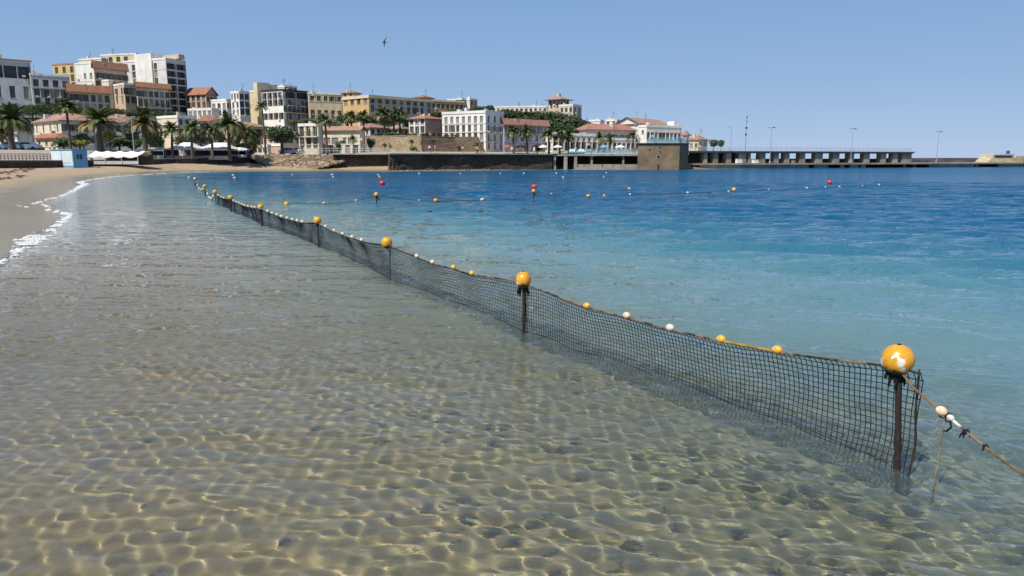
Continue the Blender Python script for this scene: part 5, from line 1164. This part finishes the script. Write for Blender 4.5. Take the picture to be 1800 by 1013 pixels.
for i, (px_, yt_, yb_, wp, Yt, lb) in enumerate(((896, 190, 214, 46, 232, 'leftmost dark umbrella-shaped tree of the hilltop clump'), (925, 193, 216, 36, 230, 'second hilltop tree from the left, smaller dome'), (952, 191, 222, 42, 228, 'third hilltop tree, tall dome before the white terrace'), (978, 190, 228, 44, 226, 'hilltop tree directly below the belvedere villa'), (1002, 198, 230, 44, 224, 'hilltop tree below the cream corner house'), (1024, 208, 232, 34, 222, 'rightmost low tree of the dark hilltop clump'), (915, 200, 226, 40, 224, 'lower tree filling the left of the hilltop clump'), (958, 206, 236, 46, 220, 'lowest dark tree in the middle of the hilltop clump'), (990, 212, 238, 40, 219, 'low dark tree over the arcade roof'))):
    tree(px_, yt_, yb_, Yt, 'pine', M_PINE, lb, wp, group='dark trees of the hilltop clump')
for px_, yt_, yb_, wp, Yt, lb, mt in ((844, 185, 196, 22, 262, 'pale green bush-like tree on the skyline left of the white terrace', M_LEAF), (862, 183, 196, 16, 264, 'dark small tree on the skyline beside the white terrace', M_DTREE), (825, 190, 200, 30, 250, 'low green tree below the skyline houses', M_LEAF), (800, 193, 202, 40, 235, 'olive shrubbery tree above the white corner house roof', M_LEAF)):
    tree(px_, yt_, yb_, Yt, 'bush', mt, lb, wp)
for px_, yt_, yb_, wp, Yt, lb, mt in ((66, 181, 206, 42, 190, 'green tree in front of the pale grey block, left one', M_LEAF), (100, 177, 204, 44, 191, 'green tree in front of the pale grey block, right one', M_LEAF), (135, 186, 206, 30, 192, 'dark tree behind the thin tall palm', M_DTREE), (168, 192, 206, 26, 190, 'yellow-green tree above the cream villa roof', M_LIME), (210, 188, 206, 36, 192, 'green tree below the brown tiled block', M_LEAF), (238, 190, 210, 26, 190, 'dark tree above the broad palm by the lamp', M_DTREE),
    (282, 194, 206, 22, 188, 'low tree at the foot of the tan block', M_LEAF), (305, 195, 206, 18, 188, 'small dark tree at the foot of the tower', M_DTREE), (548, 205, 222, 34, 186, 'low dusty tree below the cream five-column block', M_LEAF), (520, 210, 224, 26, 184, 'scrubby tree above the dark round tree', M_LIME), (612, 198, 220, 36, 192, 'tree in front of the bright yellow left face of the ochre building', M_LEAF), (650, 200, 222, 40, 194, 'tree below the corner of the ochre building', M_DTREE), (690, 199, 224, 40, 195, 'tree behind the close pair of palms', M_LEAF), (715, 205, 226, 26, 193, 'tree just left of the pink villa roof', M_DTREE),
    (765, 196, 208, 50, 205, 'tree line bush above the pink villa chimney', M_LEAF), (1254, 242, 262, 17, 208, 'left of the two dark round trees on the pier root', M_PINE), (1267, 243, 262, 11, 208, 'right, narrower of the two dark trees on the pier root', M_PINE)):
    tree(px_, yt_, yb_, Yt, 'round' if Yt > 185 else 'bush', mt, lb, wp)
for px_, yt_, yb_, wp, Yt, lb, mt in ((60, 256, 272, 30, 133, 'dark shrub below the low cream wing', M_DTREE), (112, 240, 262, 36, 136, 'green hedge shrub behind the beach hut', M_LEAF), (140, 243, 262, 34, 136, 'lime-tinged shrub behind the beach hut\'s right side', M_LIME), (210, 240, 262, 40, 137, 'shrub under the broad palm right of the hut', M_LEAF), (236, 243, 264, 36, 138, 'dark shrub left of the thick palm trunk', M_DTREE), (275, 238, 262, 34, 139, 'dark shrub mass right of the thick palm trunk', M_DTREE), (430, 250, 268, 34, 147, 'olive shrub under the ragged palm', M_LEAF), (448, 246, 262, 26, 149, 'yellow-flowering shrub left of the white kiosk', M_LIME),
    (595, 247, 266, 11, 146, 'small clipped shrub before the cream veranda house', M_LEAF), (652, 241, 264, 15, 157.5, 'upright dark shrub growing on the tan wall', M_DTREE), (677, 251, 260, 7, 158, 'small tuft on the tan wall, left', M_LEAF), (724, 245, 252, 8, 156.5, 'small tuft on the tan wall near its corner', M_LEAF), (726, 257, 266, 14, 155, 'low bush at the foot of the tan wall', M_LEAF), (692, 231, 241, 34, 162.5, 'hedge on top of the tan wall under the palms', M_LEAF), (668, 233, 241, 18, 162.5, 'hedge on the wall top left of the dark palm', M_DTREE), (728, 233, 241, 20, 160.5, 'yellow-green hedge before the pink villa', M_LIME), (746, 234, 241, 16, 161, 'green hedge on the wall corner', M_LEAF), (785, 235, 242, 12, 163, 'yellow hedge below the white corner house, left', M_LIME), (803, 236, 242, 12, 163.5, 'yellow hedge below the white corner house, right', M_LIME),
    (762, 245, 254, 9, 158, 'tuft hanging on the shaded brown wall', M_LIME), (807, 255, 266, 8, 157, 'slim bright shrub before the shaded brown wall', M_LIME), (1022, 240, 250, 20, 180, 'shrub below the pink veranda house, left', M_LIME), (1090, 238, 248, 30, 182, 'shrub below the pink veranda house, right', M_LEAF), (1055, 234, 243, 22, 186, 'lime shrub before the veranda', M_LIME), (945, 258, 267, 22, 156, 'dark shrub between the palms by the arcade', M_DTREE), (1008, 245, 252, 18, 172, 'green shrub left of the pink veranda house', M_LEAF)):
    tree(px_, yt_, yb_, Yt, 'bush', mt, lb, wp, name='shrub', cat='shrub', ybase=yb_ + 1)

for px_, yt_, yb_, wp, Yt, lb, mt in ((15, 226, 258, 40, 150, 'green tree behind the whitewashed house at far left', M_LEAF), (150, 232, 256, 30, 142, 'broad green tree right of the thin tall palm', M_LEAF), (196, 228, 254, 30, 143, 'green tree between the two broad palms', M_LIME), (232, 222, 252, 34, 144, 'dark tree behind the second broad palm', M_DTREE), (272, 226, 256, 34, 145, 'green tree right of the second broad palm', M_LEAF), (320, 236, 256, 26, 150, 'green tree between the two slim palms by the marquees', M_LEAF), (356, 232, 256, 30, 152, 'tree behind the wider marquee, left', M_DTREE), (388, 232, 256, 30, 152, 'tree behind the wider marquee, right', M_LEAF), (420, 228, 256, 32, 154, 'green tree behind the ragged palm', M_LEAF), (450, 224, 250, 36, 158, 'broad green tree behind the white kiosk', M_DTREE), (538, 216, 234, 24, 168, 'tree peeping behind the cream seafront house', M_LEAF), (585, 212, 230, 34, 176, 'green tree above the cream veranda house roof', M_LEAF), (700, 212, 232, 30, 186, 'tree just behind the rose house', M_DTREE), (1010, 226, 244, 30, 200, 'green tree left of the pink veranda house roof', M_DTREE), (870, 196, 214, 26, 236, 'dark tree at the left foot of the hilltop clump', M_PINE), (1042, 218, 232, 24, 226, 'low dark tree below the small white skyline house', M_PINE)):
    tree(px_, yt_, yb_, Yt, 'bush', mt, lb, wp)

# ------------------------------------------------------------------ people, cars and small things on the promenade
def person_body(pose):
    me = bpy.data.meshes.new('body'); J = {'pel': (0, 0, .93), 'che': (0, .01, 1.28), 'nek': (0, 0, 1.47), 'hd': (0, -.02, 1.60), 'top': (0, -.01, 1.72), 'shl': (-.18, 0, 1.42), 'shr': (.18, 0, 1.42)}
    st = .16 if pose else .05
    J.update({'ell': (-.24, .02 + st * .5, 1.15), 'elr': (.24, .02 - st * .5, 1.15), 'hal': (-.25, -.06 + st, .90), 'har': (.25, -.06 - st, .90), 'hil': (-.10, 0, .88), 'hir': (.10, 0, .88), 'knl': (-.11, -.02 - st, .50), 'knr': (.11, -.02 + st * .6, .50), 'anl': (-.11, -st * 1.2, .08), 'anr': (.11, st * 1.6, .08), 'tol': (-.11, -.14 - st * 1.2, .03), 'tor': (.11, -.14 + st * 1.6, .03)})
    r = {'pel': .14, 'che': .145, 'nek': .055, 'hd': .09, 'top': .07, 'shl': .07, 'shr': .07, 'ell': .045, 'elr': .045, 'hal': .035, 'har': .035, 'hil': .09, 'hir': .09, 'knl': .06, 'knr': .06, 'anl': .045, 'anr': .045, 'tol': .035, 'tor': .035}
    E = [('pel', 'che'), ('che', 'nek'), ('nek', 'hd'), ('hd', 'top'), ('che', 'shl'), ('che', 'shr'), ('shl', 'ell'), ('shr', 'elr'), ('ell', 'hal'), ('elr', 'har'), ('pel', 'hil'), ('pel', 'hir'), ('hil', 'knl'), ('hir', 'knr'), ('knl', 'anl'), ('knr', 'anr'), ('anl', 'tol'), ('anr', 'tor')]
    K = list(J); me.from_pydata([J[k] for k in K], [(K.index(a), K.index(b)) for a, b in E], []); o = bpy.data.objects.new('tmp', me); COL.objects.link(o)
    md = o.modifiers.new('s', 'SKIN'); sv = me.skin_vertices[0].data
    for i, k in enumerate(K): sv[i].radius = (r[k], r[k] * (.75 if k in ('pel', 'che') else 1)); sv[i].use_root = k == 'pel'
    o.modifiers.new('u', 'SUBSURF').levels = 1
    dg = bpy.context.evaluated_depsgraph_get(); ev = o.evaluated_get(dg); out = bpy.data.meshes.new_from_object(ev); out.name = 'body'; bpy.data.objects.remove(o); return out
M_SKIN = plain('skin', (.48, .29, .20), .6, .05); BODY = [person_body(0), person_body(1)]
for b_ in BODY: b_.materials.clear(); b_.materials.append(M_SKIN)
def cloth_mesh(col, z0, z1, rx, ry, name):
    mb = MB(); n = 12; vs = []; 
    for j in range(5):
        u = j / 4; k = 1 + .08 * math.sin(u * 3); 
        for i in range(n): a = 2 * math.pi * i / n; vs.append((rx * k * math.cos(a), ry * k * math.sin(a), z0 + (z1 - z0) * u))
    mb.add(vs, [(j * n + i, j * n + (i + 1) % n, (j + 1) * n + (i + 1) % n, (j + 1) * n + i) for j in range(4) for i in range(n)]); return mb
def person(px, Y, rz, shirt, shorts, label, z=None, pose=0):
    t = empty('person', (xat(px, Y), Y, lz(px, Y) if z is None else z), label, 'person', rz=R(rz)); o = bpy.data.objects.new('body', BODY[pose]); COL.objects.link(o); o.parent = t
    cloth_mesh(None, .95, 1.44, .185, .135, '').build('shirt', plain('cloth_%s' % shirt[0], shirt[1], .9, .05), t, True); cloth_mesh(None, .62, .98, .19, .15, '').build('shorts', plain('cloth_%s' % shorts[0], shorts[1], .9, .05), t, True)
    mb = MB(); mb.ball((0, .015, 1.655), .105, .095, 10); mb.build('hair', plain('hair', (.03, .02, .014), .7, .1), t, True)
WH, BK, RD, BL, YE = ('white', (.7, .7, .7)), ('black', (.03, .03, .035)), ('red', (.4, .06, .05)), ('blue', (.08, .15, .35)), ('yellow', (.6, .42, .1))
for a_ in ((755.5, 147.5, 20, WH, BK, 'person in white shirt by the foot of the shaded brown wall'), (765, 148, 100, WH, BL, 'person in white walking right of the wall corner', None, 1), (839, 149, 10, YE, BK, 'person in a yellow shirt before the sloping wall end'), (814, 148.5, 60, WH, BK, 'person in white beside the bright slim shrub', None, 1), (900, 152.5, 0, WH, RD, 'person in white shirt and red shorts by the left palm'), (939, 153, 200, WH, WH, 'person all in white near the arcade'), (1122 - 6, 153.5, 0, RD, BK, 'person in red at the right end of the quay'), (1014 - 2, 153.5, 40, WH, BL, 'person in white behind the quay railing'), (160, 117.6, 0, RD, BK, 'person in red under the long canopy', 1.4), (260, 123, 10, YE, YE, 'person in yellow at the foot of the thick palm', None, 1), (321, 134.5, 0, WH, WH, 'person in white standing at the left marquee'), (437, 144, 60, WH, RD, 'person in white and red near the kiosk'), (445, 144.5, 90, BK, BL, 'person in dark clothes near the kiosk', None, 1)):
    person(*a_)
def car_parts(col):
    M_ = plain('car_' + col[0], col[1], .25, .03, 1, spec=.6)
    prof = [(-2.1, .35), (-2.15, .75), (-1.9, .95), (-1.1, 1.0), (-.55, 1.42), (.75, 1.45), (1.35, 1.02), (2.0, .85), (2.15, .55), (2.1, .35)]
    return M_, prof
def car(px, Y, rz, col, label):
    M_, prof = car_parts(col); t = empty('parked_car', (xat(px, Y), Y, lz(px, Y)), label, 'car', 'cars parked along the promenade', R(rz)); mb = MB(); n = len(prof)
    vs = [(x, -.82, z) for x, z in prof] + [(x, .82, z) for x, z in prof]; mb.add(vs, [tuple(range(n)), tuple(range(n, 2 * n))[::-1]] + [(i, n + i, n + (i + 1) % n, (i + 1) % n) for i in range(n)]); mb.build('body', M_, t)
    mb = MB(); g = [(-.95, 1.03), (-.5, 1.36), (.68, 1.39), (1.15, 1.04)]
    for s in (-.825, .825): mb.add([(x, s, z) for x, z in g], [(0, 1, 2, 3)])
    mb.build('window', M_GLASS, t)
    for x in (-1.35, 1.35):
        for y in (-.8, .8): mb = MB(); mb.tube([(x, y - .1, .31), (x, y + .1, .31)], .31, 12); w_ = mb.build('wheel', M_DARK, t)
for a_ in ((508, 149.5, 3, ('silver', (.5, .5, .52)), 'silver car parked under the dark round tree'), (527, 150, 0, ('white', (.75, .75, .75)), 'white car parked right of the dark round tree'), (417, 146, 5, ('grey', (.2, .21, .22)), 'grey car parked behind the small awning'), (20, 129, 0, ('blue', (.10, .2, .35)), 'blue car parked behind the red railing at the left'), (50, 130, 2, ('white', (.75, .75, .75)), 'white car behind the red railing')):
    car(*a_)
def tableset(px, Y, z, label, top):
    t = empty('cafe_table', (xat(px, Y), Y, z), label, 'table', 'café tables on the quay'); mb = MB(); mb.lathe((0, 0, .70), [(.40, 0), (.42, .03), (.40, .05)], 12); mb.build('table_top', top, t); mb = MB(); mb.tube([(0, 0, 0), (0, 0, .70)], .04, 6); mb.lathe((0, 0, 0), [(.25, 0), (.2, .04)], 10); mb.build('leg', M_DARK, t)
def parasol(px, Y, z, col, label, r_=1.4, h=2.3):
    t = empty('parasol', (xat(px, Y), Y, z), label, 'parasol', 'parasols on the terraces'); mb = MB(); mb.tube([(0, 0, 0), (0, 0, h)], .035, 5); mb.build('pole', M_FRAME, t)
    mb = MB(); n = 8; vs = [(0, 0, h)] + [(r_ * math.cos(2 * math.pi * i / n), r_ * math.sin(2 * math.pi * i / n), h - .45) for i in range(n)] + [(r_ * math.cos(2 * math.pi * i / n), r_ * math.sin(2 * math.pi * i / n), h - .62) for i in range(n)]
    mb.add(vs, [(0, 1 + i, 1 + (i + 1) % n) for i in range(n)] + [(1 + i, 1 + n + i, 1 + n + (i + 1) % n, 1 + (i + 1) % n) for i in range(n)]); mb.build('canopy', col, t)
M_REDCAN = plain('canvas_red', (.42, .12, .07), .8, .1)
for px_, Y_, cl, lb in ((892, 154.5, M_REDCAN, 'red parasol left of the palms before the bluish-white house'), (915, 155.5, M_REDCAN, 'red parasol between the two palms'), (942, 155, M_REDCAN, 'red parasol right of the two palms'), (955, 154.6, M_CANVAS, 'white parasol at the arcade\'s left end'), (980, 155, M_CANVAS, 'white parasol before the arcade'), (1062, 155, M_TURQ, 'turquoise parasol on the quay terrace'), (1090, 155.4, M_CANVAS, 'white parasol near the bastion')):
    parasol(px_, Y_, 3.1, cl, lb, 1.1, 1.9)
for k, (px_, lb) in enumerate(((988, 'white café table left on the quay'), (1040, 'white café table mid quay'), (1076, 'white café table near the turquoise parasol'), (1100, 'white café table nearest the bastion'))): tableset(px_, 154.2, 3.07, lb, M_CANVAS)
# towel and low things on the sand
g = ground(309, 289.3, 1.62); mb = MB(); 
for i in range(8):
    for j in range(4):
        x, y = -1 + i * .25, -.5 + j * .25; z = lambda x, y: .06 + .05 * math.sin(x * 5 + y * 3); mb.quad((x, y, z(x, y)), (x + .25, y, z(x + .25, y)), (x + .25, y + .25, z(x + .25, y + .25)), (x, y + .25, z(x, y + .25)))
o = mb.build('beach_towel', plain('towel_blue', (.05, .16, .42), .9, .2, 3), None, False, g + Vector((0, 0, .05))); tag(o, 'crumpled blue beach towel lying alone on the far sand', 'towel')

# ------------------------------------------------------------------ foam where the little waves break
def m_foam():
    m = NT('foam'); n = m.noise(m.pos(), 18, 4, .7); b = m.bsdf(Base__Color=m.mix(m.ramp(n, [(.35, 0), (.6, 1)]), (.40, .43, .44), (.70, .72, .73)), Roughness=.8); m.link(m.bump(n, .6, .03), b.inputs['Normal']); return m.mat
mb = MB(); rf = random.Random(9)
def foam(pxs, dens=1.0):
    """ragged froth: small irregular pads around a line of photo pixels, (px, py, half width in m)"""
    P = [(ground(px, py, .02), w_) for px, py, w_ in pxs]
    for (a, wa), (b, wb) in zip(P[:-1], P[1:]):
        L = (b - a).length; n = int(L * (wa + wb) * 34 * dens / max(.35, (a.y / 30))) + 6
        nn = Vector((-(b - a).y, (b - a).x, 0)).normalized()
        for i in range(n):
            u = rf.random(); w_ = wa + (wb - wa) * u; q = a.lerp(b, u) + nn * w_ * max(-1, min(1, rf.gauss(0, .42))); 
            if noise.noise(Vector((q.x * 1.6, q.y * 1.6, 3))) + .6 * noise.noise(Vector((q.x * 5, q.y * 5, 7))) < -.02: continue
            s = rf.uniform(.015, .085) * (q.y / 22) ** .5; k = 7; h = rf.uniform(.012, .03); an = rf.uniform(0, 6.28)
            z0 = max(.0, float(0)); vs = [(q.x, q.y, .035 + h)]
            for j in range(k): aa = an + 2 * math.pi * j / k; r_ = s * rf.uniform(.6, 1.3); vs.append((q.x + r_ * 1.5 * math.cos(aa), q.y + r_ * math.sin(aa), .012))
            mb.add(vs, [(0, 1 + j, 1 + (j + 1) % k) for j in range(k)])
foam([(-6, 466, .03), (22, 450, .06), (42, 432, .22), (60, 420, .42), (80, 408, .30), (95, 398, .10), (120, 392, .14)], 2.2)
foam([(95, 398, .04), (112, 390, .22), (124, 380, .16), (112, 374, .22), (98, 372, .08), (108, 368, .06)], 1.3)
foam([(84, 370, .04), (90, 366, .05), (72, 358, .04), (40, 358, .05), (0, 353, .06)], 1.0); foam([(0, 360, .03), (30, 362, .03), (60, 366, .03)], .8)
foam([(62, 358, .04), (84, 350, .08), (104, 347, .14), (118, 341, .10), (132, 334, .14), (142, 328, .25), (150, 324, .5), (141, 321, .3), (146, 318.5, .2)], 1.2)
foam([(146, 318.5, .15), (175, 314, .16), (200, 311, .14), (235, 308, .14), (270, 306, .12), (300, 304.8, .12)], .9); foam([(300, 304.5, .1), (340, 303, .16), (380, 302.5, .1)], .8)
solid(mb, 'foam', m_foam(), (-25, 35, 0), None, None, kind='stuff')
# dry seaweed washed up on the sand
mb = MB(); rw = random.Random(12)
for (px0, py0, px1, py1, n) in ((-5, 309, 60, 303, 26), (20, 296, 60, 298, 20), (60, 300, 110, 299, 24), (130, 297, 160, 300, 14), (0, 322, 40, 316, 14), (170, 296, 260, 294, 22), (255, 290, 272, 291, 12), (330, 294, 520, 292, 30)):
    for k in range(n):
        u = rw.random(); g = ground(px0 + (px1 - px0) * u, py0 + (py1 - py0) * u + rw.gauss(0, .8), .9); zz = float(bed_z(np.array([g.x]), np.array([g.y]))[0])
        g = ground(px0 + (px1 - px0) * u, py0 + (py1 - py0) * u + rw.gauss(0, .8), max(.1, zz)); zz = float(bed_z(np.array([g.x]), np.array([g.y]))[0]); s = rw.uniform(.15, .55)
        vs = [(g.x, g.y, zz + .12)] + [(g.x + s * 1.6 * math.cos(j * 1.047) * rw.uniform(.5, 1.2), g.y + s * math.sin(j * 1.047) * rw.uniform(.5, 1.2), zz - .03) for j in range(6)]
        mb.add(vs, [(0, 1 + j, 1 + (j + 1) % 6) for j in range(6)])
solid(mb, 'seaweed_debris', plain('dry_weed', (.09, .06, .035), .95, .25, 4), (-60, 80, 1), None, None, kind='stuff')
